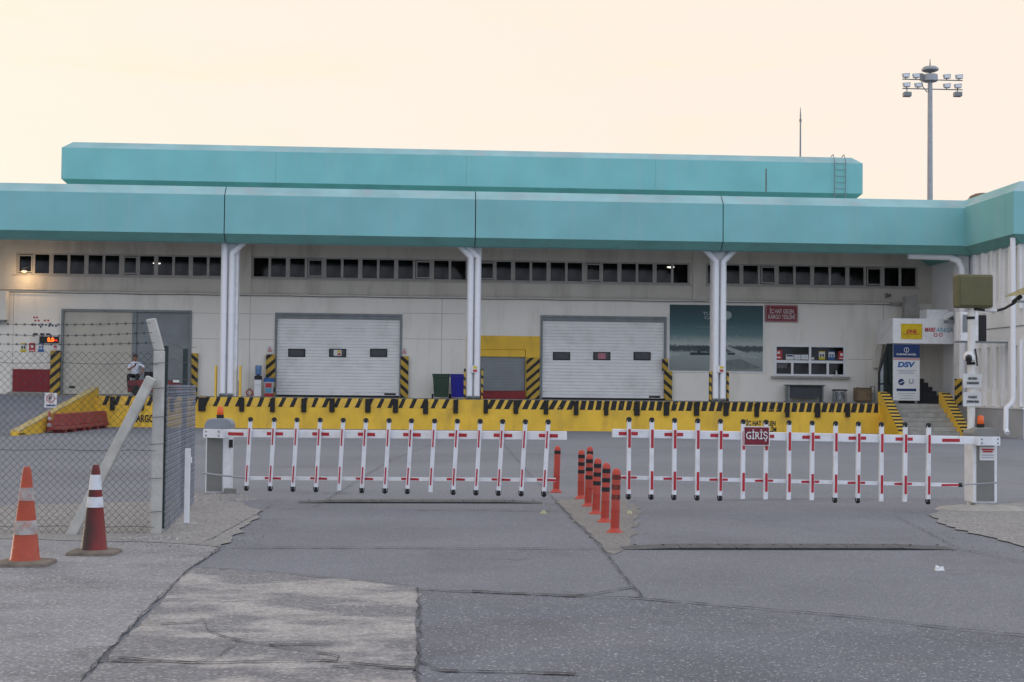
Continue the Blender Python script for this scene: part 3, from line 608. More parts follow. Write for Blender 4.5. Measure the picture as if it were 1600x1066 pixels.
for k in range(14): z = c_ + .1 + k * (d_ - c_ - .2) / 14; MB().box(a + .1, b - .35, YW - .53, YW - .501, z, z + .04).build('grille_slat', m_gframe, t)
MB().box(a, b - .1, YW - .45, YW - .002, c_ - .08, c_ - .003).build('bracket', m_gframe, t)
# billboard
t = wallthing('billboard', 'large teal printed advertising panel behind the third column', 'billboard', 1119, 580); a, b, c_, d_ = rectY(1046, 477, 1192, 580, YW - .03)
m = bpy.data.materials.new('poster_print'); m.use_nodes = True; nt = m.node_tree; bs = nt.nodes['Principled BSDF']; N = nt.nodes.new; L = nt.links.new
tc = N('ShaderNodeTexCoord'); sp = N('ShaderNodeSeparateXYZ'); L(tc.outputs['Generated'], sp.inputs[0])
nz = N('ShaderNodeTexNoise'); nz.inputs['Scale'].default_value = 9; nz.inputs['Detail'].default_value = 8
mpp = N('ShaderNodeMapping'); mpp.inputs['Scale'].default_value = (3, 1, 2.); L(tc.outputs['Generated'], mpp.inputs[0]); L(mpp.outputs[0], nz.inputs['Vector'])
ad = N('ShaderNodeMath'); ad.operation = 'MULTIPLY_ADD'; ad.inputs[1].default_value = .10; L(nz.outputs[0], ad.inputs[0]); L(sp.outputs[2], ad.inputs[2])
r = N('ShaderNodeValToRGB'); cr = r.color_ramp; cr.elements[0].position = .05; cr.elements[0].color = (.22, .25, .24, 1); cr.elements[1].position = 1.05; cr.elements[1].color = (.012, .05, .058, 1)
for p_, c_l in ((.22, (.27, .31, .29)), (.33, (.30, .35, .33)), (.365, (.05, .075, .075)), (.42, (.045, .07, .07)), (.45, (.42, .46, .43)), (.6, (.10, .19, .19)), (.8, (.025, .085, .095))):
    e = cr.elements.new(p_); e.color = (*c_l, 1)
L(ad.outputs[0], r.inputs[0]); L(r.outputs[0], bs.inputs['Base Color']); bs.inputs['Roughness'].default_value = .5
MB().box(a, b, YW - .04, YW - .012, c_, d_).build('printed_panel', m, t)
MB().box(a - .05, b + .05, YW - .05, YW - .008, c_ - .06, c_ - .001).box(a - .05, a - .001, YW - .05, YW - .008, c_, d_).box(b + .001, b + .05, YW - .05, YW - .008, c_, d_).build('frame', m_white, t)
m_pale = mat('pale_print', (.30, .36, .35), .5)
W_, H_ = b - a, d_ - c_
text('TURKISH\nCARGO', m_pale, t, a + W_ * .475, c_ + H_ * .84, YW - .046, w=W_ * .24, h=H_ * .11, bold=.02)
p = Vector((a + W_ * .62, YW - .046, c_ + H_ * .85)); MB().tube([p, p + Vector((0, .005, 0))], .18, 16).build('emblem', m_pale, t)
for k in range(2): MB().box(a + W_ * .28, a + W_ * .70, YW - .045, YW - .041, c_ + H_ * (.655 - .06 * k), c_ + H_ * (.675 - .06 * k)).build('print', mat('faint_print', (.10, .17, .17), .5), t)
mb = MB()   # printed loader vehicle
for u0, v0, u1, v1 in ((.22, .24, .58, .28), (.27, .365, .5, .375), (.3, .28, .33, .30), (.62, .25, .7, .28)): mb.box(a + W_ * u0, a + W_ * u1, YW - .046, YW - .041, c_ + H_ * v0, c_ + H_ * v1)
mb.bar((a + W_ * .3, YW - .044, c_ + H_ * .29), (a + W_ * .42, YW - .044, c_ + H_ * .36), .004, .05).bar((a + W_ * .42, YW - .0435, c_ + H_ * .29), (a + W_ * .3, YW - .0435, c_ + H_ * .36), .004, .05)
MB().quad(*[(a + W_ * u, YW - .0425, c_ + H_ * v) for u, v in ((.58, .36), (.64, .37), (.98, .2), (.8, .2))]).build('print', mat('poster_pale', (.36, .40, .38), .6), t)
MB().quad(*[(a + W_ * u, YW - .0425, c_ + H_ * v) for u, v in ((.002, .20), (.25, .29), (.002, .27))]).build('print', mat('poster_pale', (.36, .40, .38), .6), t)
MB().quad(*[(a + W_ * u, YW - .0422, c_ + H_ * v) for u, v in ((.5, .14), (.75, .19), (.99, .05), (.6, .02))]).build('print', mat('poster_mid', (.17, .20, .19), .6), t)
mb.build('print', mat('poster_dark', (.03, .045, .045), .6), t)
# red hanging sign
t = wallthing('red_sign', 'dark red wall sign with white lettering beside the billboard', 'sign', 1221, 503); a, b, c_, d_ = rectY(1196, 477, 1246, 503, YW - .08)
MB().box(a, b, YW - .13, YW - .012, c_, d_).build('frame', mat('frame_rose', (.32, .16, .16), .6), t)
MB().box(a + .05, b - .05, YW - .138, YW - .131, c_ + .05, d_ - .05).build('panel', m_sign_red, t)
text('İÇ HAT GELEN\nKARGO TESLİMİ', mat('sign_letter', (.52, .47, .46), .5), t, (a + b) / 2, (c_ + d_) / 2, YW - .144, w=(b - a) * .84, h=(d_ - c_) * .68, bold=.02)
# cctv on the wall, tray
t = wallthing('security_camera', 'small grey security camera on bracket high on the right wall', 'camera', 1384, 462); p = onY(1383, 463, YW)
MB().tube([(p.x, YW - .03, p.z + .1), (p.x - .02, YW - .35, p.z + .1), (p.x - .02, YW - .36, p.z)], .03, 8).build('bracket', m_gframe, t); MB().bar((p.x - .12, YW - .5, p.z - .05), (p.x + .12, YW - .3, p.z + .03), .12, .12).build('camera_body', m_gframe, t)
X0, X1, Z0, Z1 = rectY(1390, 473, 1414, 478, YW); MB().box(X0, X1, YW - .2, YW - .05, Z0, Z1).build('cable_tray', m_conc, B)

# ================================================================== WING ON THE RIGHT
Wg = thing('warehouse_wing', 'white wing with turquoise roof edge projecting at the right picture edge', 'building', (XWS, YG, 0))
mb = MB(); cc = .42; R1 = XS + 30
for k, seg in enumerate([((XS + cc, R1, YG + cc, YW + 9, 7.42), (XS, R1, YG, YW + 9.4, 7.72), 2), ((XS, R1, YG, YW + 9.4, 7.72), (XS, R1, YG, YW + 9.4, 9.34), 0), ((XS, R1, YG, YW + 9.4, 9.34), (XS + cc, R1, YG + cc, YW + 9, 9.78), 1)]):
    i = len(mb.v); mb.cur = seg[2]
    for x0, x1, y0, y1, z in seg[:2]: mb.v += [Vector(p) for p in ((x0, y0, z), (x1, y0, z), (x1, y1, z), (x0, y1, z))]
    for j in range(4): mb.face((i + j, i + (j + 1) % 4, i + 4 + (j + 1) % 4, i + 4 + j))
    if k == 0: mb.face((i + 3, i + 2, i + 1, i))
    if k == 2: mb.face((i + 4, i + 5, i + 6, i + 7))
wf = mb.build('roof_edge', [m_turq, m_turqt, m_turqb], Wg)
MB().box(XS - .003, XS + .02, YG + .75, YG + .775, 7.75, 9.32).build('panel_joint', m_turqb, wf)
XW2 = XWS + .25; YG2 = YG + .5
# side wall with tall recessed window slots (upper and lower), front wall plain
def side_wall():
    global m_wing; m_wing = mat('wing_white', (.85, .85, .85), .7, .03, .8, .05, dirt=(.6, .59, .57), dirt_amt=.4, dirt_scale=.6)
    mb = MB(); holes = []
    for k in range(5):
        y = YG2 + .45 + k * .92; holes += [(y, y + .5, 1.75, 3.55), (y, y + .5, 5.2, 7.3)]
    ys = sorted({YG2, YW + .3, *[h[0] for h in holes], *[h[1] for h in holes]}); zs = sorted({1.15, 7.6, *[h[2] for h in holes], *[h[3] for h in holes]})
    for a, b in zip(ys, ys[1:]):
        for c, d in zip(zs, zs[1:]):
            if not any(h[0] <= (a + b) / 2 <= h[1] and h[2] <= (c + d) / 2 <= h[3] for h in holes): mb.quad((XW2, a, c), (XW2, b, c), (XW2, b, d), (XW2, a, d))
    for a, b, c, d in holes:
        D = XW2 + .28; mb.quad((XW2, a, c), (D, a, c), (D, a, d), (XW2, a, d)).quad((XW2, b, c), (D, b, c), (D, b, d), (XW2, b, d)).quad((XW2, a, d), (XW2, b, d), (D, b, d), (D, a, d)).quad((XW2, a, c), (XW2, b, c), (D, b, c), (D, a, c))
    mb.quad((XW2, YG2, 1.15), (R1, YG2, 1.15), (R1, YG2, 7.6), (XW2, YG2, 7.6)); mb.build('wall', m_wing, Wg)
    for a, b, c, d in holes:
        f = MB().box(XW2 + .26, XW2 + .3, a, b, c, d).build('window', m_wall, Wg)
        MB().box(XW2 + .245, XW2 + .259, a + .07, b - .07, c + .25, c + .45).build('pane', m_gframe, f)
side_wall()
for k in range(6): y = YG2 + .22 + k * .92; MB().box(XW2 - .12, XW2 - .002, y - .1, y + .1, 1.2, 3.75).box(XW2 - .12, XW2 - .002, y - .1, y + .1, 4.95, 7.45).build('fin', m_wing, Wg)
MB().box(XW2 - .06, R1, YG2 - .06, YW - .3, 0, 1.10).build('plinth', mat('plinth_grey', (.42, .43, .45), .85, .08, 1, dirt=(.55, .55, .55), dirt_amt=.5, dirt_scale=1.5), Wg)
MB().box(XW2 - .1, R1, YG2 - .1, YW - .3, 1.103, 1.16).build('plinth_ledge', m_white, Wg)
MB().box(XW2 - .03, R1, YG2 - .03, YW - .3, 4.28, 4.31).build('string_course', m_gframe, Wg)
def pipe(pts, r, m, parent, name='rain_pipe'): return MB().tube(pts, r, 12).build(name, m, parent, smooth=True)
p = onY(1583, 500, YG2 - .2)
pipe([(p.x, YG2 - .18, 7.6), (p.x, YG2 - .18, 1.55), (p.x - .05, YG2 - .2, 1.35), (p.x - .28, YG2 - .22, 1.15), (p.x - .3, YG2 - .22, .35), (p.x - .3, YG2 - .4, .2)], .1, m_pipe, Wg)
p = onY(1504, 450, YD + .2)
pipe([(p.x - 2.2, YD + .5, 7.4), (p.x - .5, YD + .4, 7.36), (p.x - .15, YD + .3, 7.2), (p.x, YD + .25, 6.9), (p.x, YD + .25, ZD + .02)], .15, m_pipe, Wg)
a, b = onY(1497, 500, YD + .6).x, onY(1513, 500, YD + .6).x
MB().box(a, b, YD + .55, YD + 1.1, ZD, 8.5).build('corner_column', m_white, Wg)
X0, X1, Z0, Z1 = rectY(1493, 592, 1503, 632, YD - .02); MB().box(X0, X1, YD - .05, YD + .1, ZD - .02, Z1).build('jamb_guard', hz('hazard_wing', -1, .34, .4), Wg)
t = thing('air_conditioner', 'white outdoor air conditioning unit mounted on the wing wall', 'air conditioner', onY(1512, 535, YG2 + 2)); a, b, c_, d_ = rectY(1501, 488, 1529, 533, YG2 + 1.2)
MB().box(a, b, YG2 + 1.2, YG2 + 1.75, c_, d_).build('casing', m_white, t, bevel=.02); MB().box(a + .08, a + .28, YG2 + 1.17, YG2 + 1.199, c_ + .35, d_ - .1).build('grille', m_gframe, t); MB().box(b - .02, b + .35, YG2 + 1.3, YG2 + 1.7, c_ - .02, d_ - .1).build('side_grille', m_black, t)
MB().box(a - .05, XW2 + .05, YG2 + 1.25, YG2 + 1.7, c_ - .06, c_ - .003).build('bracket', m_gframe, t)
p = onY(1535, 303, YG + 6); tk = thing('satellite_dish', 'round brown dish top peeking over the wing roof edge', 'dish', (p.x, YG + 6, 9.7))
MB().lathe((p.x, YG + 6, p.z - .25), [(.62, -.2), (.6, 0), (.5, .16), (.3, .25), (.05, .29)], 18).build('dome', mat('rusty_dome', (.16, .11, .07), .8, .2, 3), tk, smooth=True); MB().tube([(p.x, YG + 6, 9.5), (p.x, YG + 6, p.z - .3)], .08, 8).build('stand', m_gframe, tk)

# ================================================================== LOADING DOCK, RAMP, STEPS
D = thing('loading_dock', 'long raised loading dock with yellow face and black striped edge', 'dock', (0, YD, 0))
XDR = XST0 - .36
MB().box(XR, XDR, YD + .02, YW + .3, 0, ZD - .004).box(XL, XR - .002, YD + .02, YW + .3, 0, ZD - .006).box(XDR + .002, XW2 - .1, YD + .02, YW + .3, 0, ZD - .005).build('deck', m_conc, D)
MB().box(XR + .002, XDR, YD, YD + .019, 0, ZD - .008).build('yellow_face', m_yel, D)
MB().box(XR + .3, XDR, YD - .01, YD + .12, ZD - .003, ZD + .004).build('edge_nosing', m_gframe, D)
def band(x0, x1, m): MB().box(onY(x0, 628, YD).x, onY(x1, 628, YD).x, YD - .006, YD - .001, ZD - .38, ZD - .006).build('painted_stripes', m, D)
cD = (.70, .44, .06)
band(152, 716, hazard('dock_stripes_wide', .435, (1, 0, -.42), .38, cD, BLK, .31)); band(757, 898, hazard('dock_stripes_mid', .36, (1, 0, -.5), .6, cD, BLK, .32)); band(899, 1372, hazard('dock_stripes_dense', .31, (1, 0, -.22), .68, cD, BLK, .32))
bump0 = None
for k, x in enumerate((176, 222, 269, 316, 378, 426, 475, 519, 575, 618, 665, 712, 759, 806, 853, 900, 947, 995, 1041, 1088, 1134, 1182, 1230, 1277, 1324)):
    X = onY(x, 632, YD).x
    if bump0 is None: bump0 = MB().box(X - .09, X + .09, YD - .11, YD - .007, ZD - .58, ZD - .03).build('bumper', m_blk, D, bevel=.015); bx0 = X; continue
    c = bump0.copy(); COL.objects.link(c); c.location = (X - bx0, 0, random.uniform(-.03, .02)); c.rotation_euler = (0, 0, 0); c.scale = (1 + (.6 if x in (316,) else random.uniform(-.1, .25)), 1, 1)
    if c.scale.x != 1: c.location.x = X - WL[D.name].x - (bx0 - WL[D.name].x) * c.scale.x
a, b, z0, z1 = rectY(1165, 655, 1213, 675, YD)
text('İÇ HAT GELEN\nKARGO TESLİM', m_black, D, (a + b) / 2, (z0 + z1) / 2, YD - .008, w=b - a, h=z1 - z0, bold=.03)
a, b, z0, z1 = rectY(207, 648, 241, 660, YD); text('KARGO', m_black, D, (a + b) / 2, (z0 + z1) / 2, YD - .008, w=b - a, h=z1 - z0, bold=.03)
YR0 = onZ(18, 681).y
rp_ = struct(MB().hexa([(XL, YR0, -.05), (XR - .26, YR0, -.05), (XR - .26, YD + .02, -.05), (XL, YD + .02, -.05), (XL, YR0, .006), (XR - .26, YR0, .006), (XR - .26, YD + .019, ZD - .003), (XL, YD + .019, ZD - .003)]).build('ramp', m_asph2))
kb = thing('ramp_kerb', 'yellow sloping kerb wall along the truck ramp', 'kerb', (XR, YR0, 0))
MB().hexa([(XR - .25, YR0 + .02, 0), (XR, YR0, 0), (XR, YD + .5, 0), (XR - .25, YD + .5, 0), (XR - .25, YR0 + .02, .12), (XR, YR0, .12), (XR, YD + .5, ZD + .30), (XR - .25, YD + .5, ZD + .30)]).build('side_wall', m_yel, kb)
MB().hexa([(XR - .27, YR0 + .1, .13), (XR + .02, YR0 + .1, .13), (XR + .02, YD + .5, ZD + .303), (XR - .27, YD + .5, ZD + .303), (XR - .27, YR0 + .1, .165), (XR + .02, YR0 + .1, .165), (XR + .02, YD + .5, ZD + .34), (XR - .27, YD + .5, ZD + .34)]).build('capping', mat('peeling_yellow', (.46, .36, .14), .8, .2, 3, .3, dirt=(.3, .29, .27), dirt_amt=.9, dirt_scale=2.5), kb)
MB().box(XR - .2, XR + .006, YR0 + .15, YR0 + .75, .02, .07).build('anchor_slot', m_black, kb)
st = thing('dock_steps', 'grey concrete steps between two yellow striped side walls', 'steps', ((XST0 + XST1) / 2, YD, 0))
n = 7; run = .36
for k in range(n): MB().box(XST0, XST1, YD - run * (n - k) + .36, YD + .018, ZD / n * k + (.001 if k else 0), ZD / n * (k + 1) - .006).build('step', m_conc, st)
hzs = hazard('hazard_steps', .235, (0, 1, .25), .5, (.62, .40, .06), BLK, .3)
YB = YD - run * n + .1
for x0, x1 in ((XST0 - .36, XST0 - .003), (XST1 + .003, XST1 + .36)):
    MB().prismX([(YB, 0), (YB, .16), (YD - .1, 1.68), (YD + .25, 1.72), (YD + .25, 0)], x0, x1).build('side_wall', m_yel, st)
    MB().hexa([(x0 - .006, YB, .163), (x1 + .006, YB, .163), (x1 + .006, YD - .1, 1.683), (x0 - .006, YD - .1, 1.683), (x0 - .006, YB, .18), (x1 + .006, YB, .18), (x1 + .006, YD - .1, 1.70), (x0 - .006, YD - .1, 1.70)]).build('striped_capping', hzs, st)

# ---- covered stair with company signs at the right end of the dock
ys = YD + 1.6
sb = thing('stair_enclosure', 'white stair enclosure carrying company signs at dock end', 'stairs', onY(1430, 632, ys).to_tuple()[:2] + (ZD,))
a, b, z0, z1 = rectY(1395, 498, 1490, 537, ys); MB().box(a, b, ys, ys + 2.2, z0, z1).build('sign_beam', m_white, sb)
fa = (a, b, z0, z1)
a2, b2, c2, e2 = rectY(1448, 484, 1482, 498, ys + .3); MB().box(a2, b2, ys + .3, ys + 1.2, z1 + .002, e2).build('upper_box', m_white, sb)
P = [onY(x, y, ys + 2.4) for x, y in ((1412, 500), (1440, 500), (1431, 460), (1414, 463))]; MB().prismY([(p.x, p.z) for p in P], ys + 2.3, ys + 2.7).build('upper_parapet', m_conc, sb)
P = [onY(x, y, ys + .6) for x, y in ((1372, 630), (1397, 630), (1397, 537), (1386, 537), (1372, 582))]; MB().prismY([(p.x, max(p.z, ZD)) for p in P], ys + .6, ys + .63).build('tinted_glass_side', m_glass2, sb)
for (x0, y0), (x1, y1) in (((1374, 632), (1374, 582)), ((1374, 582), (1388, 537)), ((1388, 632), (1388, 540)), ((1372, 600), (1397, 600))):
    A_, B_ = onY(x0, y0, ys + .55), onY(x1, y1, ys + .55); A_.z = max(A_.z, ZD); MB().bar(A_, B_, .07, .07, Vector((0, 1, 0))).build('rail', m_black, sb)
P = [onY(x, y, YW - .3) for x, y in ((1366, 575), (1373, 575), (1386, 500), (1376, 512), (1366, 556))]
MB().prismY([(p.x, p.z) for p in P], YW - .3, YW - .05).build('stair_soffit', m_wall, sb)
a2 = onY(1437, 560, ys + 1.9).x; b2 = onY(1490, 560, ys + 1.9).x
MB().box(a2 - 1.2, b2 - .1, ys + 2.2, ys + 2.3, ZD, z0 + .3).build('back_wall', m_wallu, sb)
for k in range(6): X0 = onY(1437, 600, ys + 1).x; MB().box(X0 - .5, X0 + .95 - .09 * k, ys + .5 + .28 * k, ys + 2.19, ZD + .18 * k + .002, ZD + .18 * (k + 1)).build('step', mat('dark_step', (.03, .03, .032), .8), sb)
t = thing('sign_panel', 'tall white and navy company sign panel standing on dock', 'sign', onY(1416, 628, ys).to_tuple()[:2] + (ZD,))
a, b, c_, d_ = rectY(1395.5, 537.5, 1437, 626, ys - .06); H = d_ - c_; Wd = b - a; y = ys - .06
MB().box(a, b, y, y + .05, c_, d_ - .02).build('board', m_signw, t); MB().box(a + .1, a + .2, y + .01, y + .05, ZD, c_).box(b - .2, b - .1, y + .01, y + .05, ZD, c_).build('foot', m_gframe, t)
MB().box(a + .002, b - .002, y - .006, y - .001, c_ + H * .755, d_ - .022).build('navy_field', m_navy, t)
for v in (.74, .72): MB().box(a, b, y - .005, y - .001, c_ + H * v - .012, c_ + H * v + .012).build('red_stripe', m_redp, t)
text('KUEHNE+NAGEL', m_signw, t, (a + b) / 2, c_ + H * .815, y - .008, w=Wd * .74, h=.08, bold=.02)
p = Vector(((a + b) / 2, y - .008, c_ + H * .893)); mb = MB()
for k in range(20):
    t0, t1 = 2 * math.pi * k / 20, 2 * math.pi * (k + 1) / 20; mb.quad(*[p + Vector((r_ * math.cos(q), 0, r_ * math.sin(q))) for r_, q in ((.11, t0), (.11, t1), (.09, t1), (.09, t0))])
mb.box(p.x - .012, p.x + .012, y - .009, y - .007, p.z - .08, p.z + .06).build('emblem', m_signw, t)
text('DSV', m_blue, t, (a + b) / 2, c_ + H * .635, y - .006, w=Wd * .66, h=H * .10, bold=.05, shear=.15)
for v, w in ((.53, .74), (.505, .56), (.48, .62), (.125, .66), (.085, .45), (.04, .5)): MB().box((a + b) / 2 - Wd * w / 2, (a + b) / 2 + Wd * w / 2, y - .005, y - .001, c_ + H * v - .012, c_ + H * v + .012).build('print', mat('grey_print', (.30, .33, .40), .6), t)
p = Vector((a + Wd * .31, y - .004, c_ + H * .325)); MB().tube([p, p + Vector((0, .003, 0))], .14, 14).build('emblem', m_navy, t); MB().bar(p + Vector((-.08, -.006, -.05)), p + Vector((.16, -.006, .06)), .004, .03).build('emblem', m_signw, t)
p = Vector((a + Wd * .68, y - .004, c_ + H * .335)); MB().box(p.x - .1, p.x - .05, y - .005, y - .001, p.z - .08, p.z + .11).box(p.x + .05, p.x + .1, y - .005, y - .001, p.z - .08, p.z + .11).box(p.x - .05, p.x + .05, y - .005, y - .001, p.z - .1, p.z - .04).build('emblem', mat('grey_print', (.3, .33, .4)), t)
MB().box(a + Wd * .13, b - Wd * .13, y - .006, y - .001, c_ + H * .165, c_ + H * .21).build('navy_bar', m_navy, t)
a, b, z0, z1 = fa; t = thing('company_signs', 'yellow and white company logos fixed across the sign beam', 'sign', (a, ys, z0))
q0, q1, r0, r1 = rectY(1408, 506, 1441, 530, ys - .02); MB().box(q0, q1, ys - .02, ys - .003, r0, r1).build('yellow_panel', mat('logo_yellow', (.62, .44, .01), .5), t)
text('DHL', m_redp, t, (q0 + q1) / 2, (r0 + r1) / 2, ys - .026, w=(q1 - q0) * .52, h=.16, bold=.04, shear=.3)
MB().box(q0 + .1, q1 - .1, ys - .025, ys - .021, (r0 + r1) / 2 - .13, (r0 + r1) / 2 - .11).build('red_line', m_redp, t)
q0, q1, r0, r1 = rectY(1445, 512, 1489, 519, ys - .02); w = q1 - q0
text('MARS', m_redp, t, q0 + w * .19, (r0 + r1) / 2, ys - .008, w=w * .38, h=r1 - r0, bold=.03, shear=.25); text('AIR&SEA', m_cyan, t, q0 + w * .7, (r0 + r1) / 2, ys - .008, w=w * .58, h=r1 - r0, bold=.0, shear=.25)
for x in (1462, 1470):
    p = onY(x, 523.5, ys - .008); mb = MB()
    for k in range(16):
        t0, t1 = 2 * math.pi * k / 16, 2 * math.pi * (k + 1) / 16; mb.quad(*[p + Vector((r_ * math.cos(q), 0, r_ * math.sin(q))) for r_, q in ((.085, t0), (.085, t1), (.05, t1), (.05, t0))])
    mb.build('emblem', m_redp, t)
p = onY(1487, 493, ys - .6); t = thing('security_camera', 'white bullet security camera above the sign beam right end', 'camera', p)
MB().bar(p + Vector((-.35, -.2, -.1)), p + Vector((.05, .1, .1)), .16, .14).build('camera_body', m_white, t); MB().bar(p + Vector((-.2, 0, -.1)), p + Vector((.2, .3, -.14)), .1, .1).build('bracket', m_gframe, t); MB().box(p.x - .2, p.x + .28, p.y, p.y + .4, p.z - .32, p.z - .2).build('shelf', m_gframe, t)
pipe([p + Vector((.25, .2, .05)), p + Vector((.3, .1, -.15)), p + Vector((.55, .1, -.35))], .025, m_black, t, 'cable')

# ================================================================== THINGS ON THE DOCK
yo = YW - .55
def dockthing(name, lab, cat, px, Y=None): Y = Y or yo; return thing(name, lab, cat, (onY(px, 620, Y).x, Y, ZD))
t = dockthing('water_dispenser', 'white water dispenser with blue bottle beside the striped guard', 'water dispenser', 403); X, Y = t.location.x, yo
MB().box(X - .155, X + .155, Y - .15, Y + .15, ZD, ZD + .72).build('cabinet', m_white, t, bevel=.015); MB().box(X - .15, X + .15, Y - .13, Y + .15, ZD + .722, ZD + .9).build('tap_recess', m_black, t)
MB().box(X - .12, X + .12, Y - .156, Y - .151, ZD + .5, ZD + .51).build('drawer_line', m_gframe, t)
MB().lathe((X, Y, ZD + .9), [(.06, 0), (.13, .05), (.135, .08), (.13, .2), (.138, .22), (.138, .4), (.12, .44), (.05, .45)], 18).build('water_bottle', mat('blue_bottle', (.12, .22, .42), .2, .1, 5), t, smooth=True)
t = dockthing('ice_bin', 'round bin with blue lid and red and white print beside dispenser', 'bin', 420, yo - .1); X, Y = t.location.x, yo - .1
MB().lathe((X, Y, ZD), [(.17, 0), (.18, .1), (.215, .62), (.215, .64)], 20).build('body', mat('bin_white', (.50, .53, .56), .5), t, smooth=True); MB().lathe((X, Y, ZD), [(.178, .0), (.186, .14)], 20).build('red_base', m_redp, t)
MB().lathe((X, Y, ZD + .64), [(.235, 0), (.245, .04), (.24, .14), (.2, .17)], 20).build('lid', m_blue, t, smooth=True)
MB().box(X - .13, X + .13, Y - .235, Y - .18, ZD + .40, ZD + .58).build('red_print', m_redp, t); MB().box(X - .12, X + .12, Y - .225, Y - .17, ZD + .18, ZD + .36).build('teal_print', m_cyan, t)
t = dockthing('hose_reel', 'small red coiled hose reel on the dock floor', 'hose reel', 390, yo + .1); X, Y = t.location.x, yo + .1
for k in range(3): MB().tube([(X + .13 * math.cos(q / 12 * 2 * math.pi), Y - .05 * k, ZD + .16 + .13 * math.sin(q / 12 * 2 * math.pi)) for q in range(13)], .025, 6).build('hose_coil', m_org2, t)
MB().box(X - .14, X + .14, Y - .14, Y + .05, ZD, ZD + .04).build('base', m_gframe, t); MB().tube([(X + .13, Y - .1, ZD + .1), (X + .3, Y - .1, ZD + .03)], .025, 6).build('hose_end', m_org2, t)
MB().tube([(X - .08, Y - .05, ZD + .27), (X - .06, Y - .05, ZD + .34), (X + .06, Y - .05, ZD + .34), (X + .08, Y - .05, ZD + .27)], .015, 6).build('handle', m_gframe, t)
t = dockthing('ash_bin', 'slim grey cylindrical bin right of the first column', 'bin', 370, YD + 1.4); X, Y = t.location.x, YD + 1.4
MB().lathe((X, Y, ZD), [(.11, 0), (.115, .02), (.115, .62), (.13, .63), (.13, .66), (.09, .66), (.09, .5)], 18).build('drum', m_galv, t, smooth=True); MB().tube([(X - .118, Y, ZD + .4), (X - .118, Y, ZD + .55)], .012, 6).build('hinge', m_gframe, t)
def wheelie(name, lab, px, w, h, m, ml):
    t = dockthing(name, lab, 'bin', px, yo - .4); X, Y = t.location.x, yo - .4; a, b = w / 2, w * .42
    MB().hexa([(X - b, Y - .26, ZD + .06), (X + b, Y - .26, ZD + .06), (X + b, Y + .2, ZD + .06), (X - b, Y + .2, ZD + .06), (X - a, Y - .36, ZD + h), (X + a, Y - .36, ZD + h), (X + a, Y + .3, ZD + h), (X - a, Y + .3, ZD + h)]).build('body', m, t, bevel=.02)
    MB().box(X - a - .03, X + a + .03, Y - .4, Y + .34, ZD + h + .002, ZD + h + .06).build('lid', ml, t, bevel=.02); MB().box(X - a - .02, X + a + .02, Y - .39, Y - .365, ZD + h - .08, ZD + h - .003).build('rim', ml, t)
    for s in (-1, 1): MB().tube([(X + s * (b + .02), Y - .22, ZD + .1), (X + s * (b + .1), Y - .22, ZD + .1)], .1, 14).build('wheel', m_blk, t)
    for s in (-.3, .3): MB().box(X + s * w - .02, X + s * w + .02, Y - .345, Y - .30, ZD + .3, ZD + h - .1).build('rib', m, t)
m_gr = mat('green_plastic', (.028, .06, .035), .5, .1, 4); m_bl = mat('blue_plastic', (.015, .015, .26), .45, .1, 4)
wheelie('wheelie_bin', 'dark green wheelie bin on the dock beside a blue bin', 689, .72, 1.0, m_gr, m_gr); wheelie('wheelie_bin', 'bright blue wheelie bin between green bin and column', 715, .62, 1.0, m_bl, m_bl)
t = dockthing('desk', 'dark grey desk standing under the office window', 'desk', 1257); X, Y = t.location.x, yo; m_desk = mat('desk_grey', (.055, .06, .065), .6, .1, 4)
MB().box(X - .85, X + .85, Y - .35, Y + .35, ZD + .72, ZD + .76).build('top', m_desk, t); MB().box(X - .72, X + .72, Y - .2, Y - .17, ZD + .18, ZD + .719).build('modesty_panel', m_desk, t)
for s in (-.76, .76): MB().box(X + s - .03, X + s + .03, Y - .28, Y + .28, ZD + .05, ZD + .719).box(X + s - .05, X + s + .05, Y - .34, Y + .34, ZD, ZD + .05).build('leg', m_gframe, t)
t = dockthing('stool', 'small grey stool with dark seat between desk and crate', 'stool', 1312); X, Y = t.location.x, yo
MB().box(X - .29, X + .29, Y - .2, Y + .2, ZD + .5, ZD + .58).build('seat', m_desk, t, bevel=.02)
for sx in (-.24, .24):
    for sy in (-.15, .15): MB().bar((X + sx * 1.1, Y + sy, ZD), (X + sx, Y + sy, ZD + .5), .04, .04).build('leg', m_gframe, t)
MB().tube([(X - .2, Y - .21, ZD + .3), (X, Y - .22, ZD + .45), (X + .2, Y - .21, ZD + .3)], .02, 6).build('brace', m_galv, t); MB().lathe((X, Y, ZD + .12), [(.17, 0), (.18, .3), (.16, .34)], 12).build('storage_drum', m_galv, t)
t = dockthing('wooden_crate', 'light wooden crate standing at the stair rail', 'crate', 1347); X, Y = t.location.x, yo; m_wd = mat('plywood', (.27, .19, .115), .8, .2, 5); m_wd2 = mat('plywood_dark', (.17, .12, .075), .8, .2, 5)
MB().box(X - .3, X + .3, Y - .28, Y + .3, ZD + .06, ZD + .66).build('box', m_wd, t)
for s in (-.34, .28): MB().box(X + s, X + s + .06, Y - .31, Y - .281, ZD + .02, ZD + .69).build('batten', m_wd2, t)
for z in (.06, .6): MB().box(X - .28, X + .28, Y - .305, Y - .281, ZD + z, ZD + z + .06).build('batten', m_wd2, t)
t = dockthing('hand_trolley', 'narrow metal hand trolley right of the wooden crate', 'trolley', 1362); X, Y = t.location.x, yo - .1
for s in (-.1, .1): MB().tube([(X + s, Y, ZD + .05), (X + s, Y, ZD + .72)], .02, 8).build('upright', m_galv, t)
for z in (.1, .4, .72): MB().tube([(X - .12, Y, ZD + z), (X + .12, Y, ZD + z)], .018, 8).build('crossbar', m_galv, t)
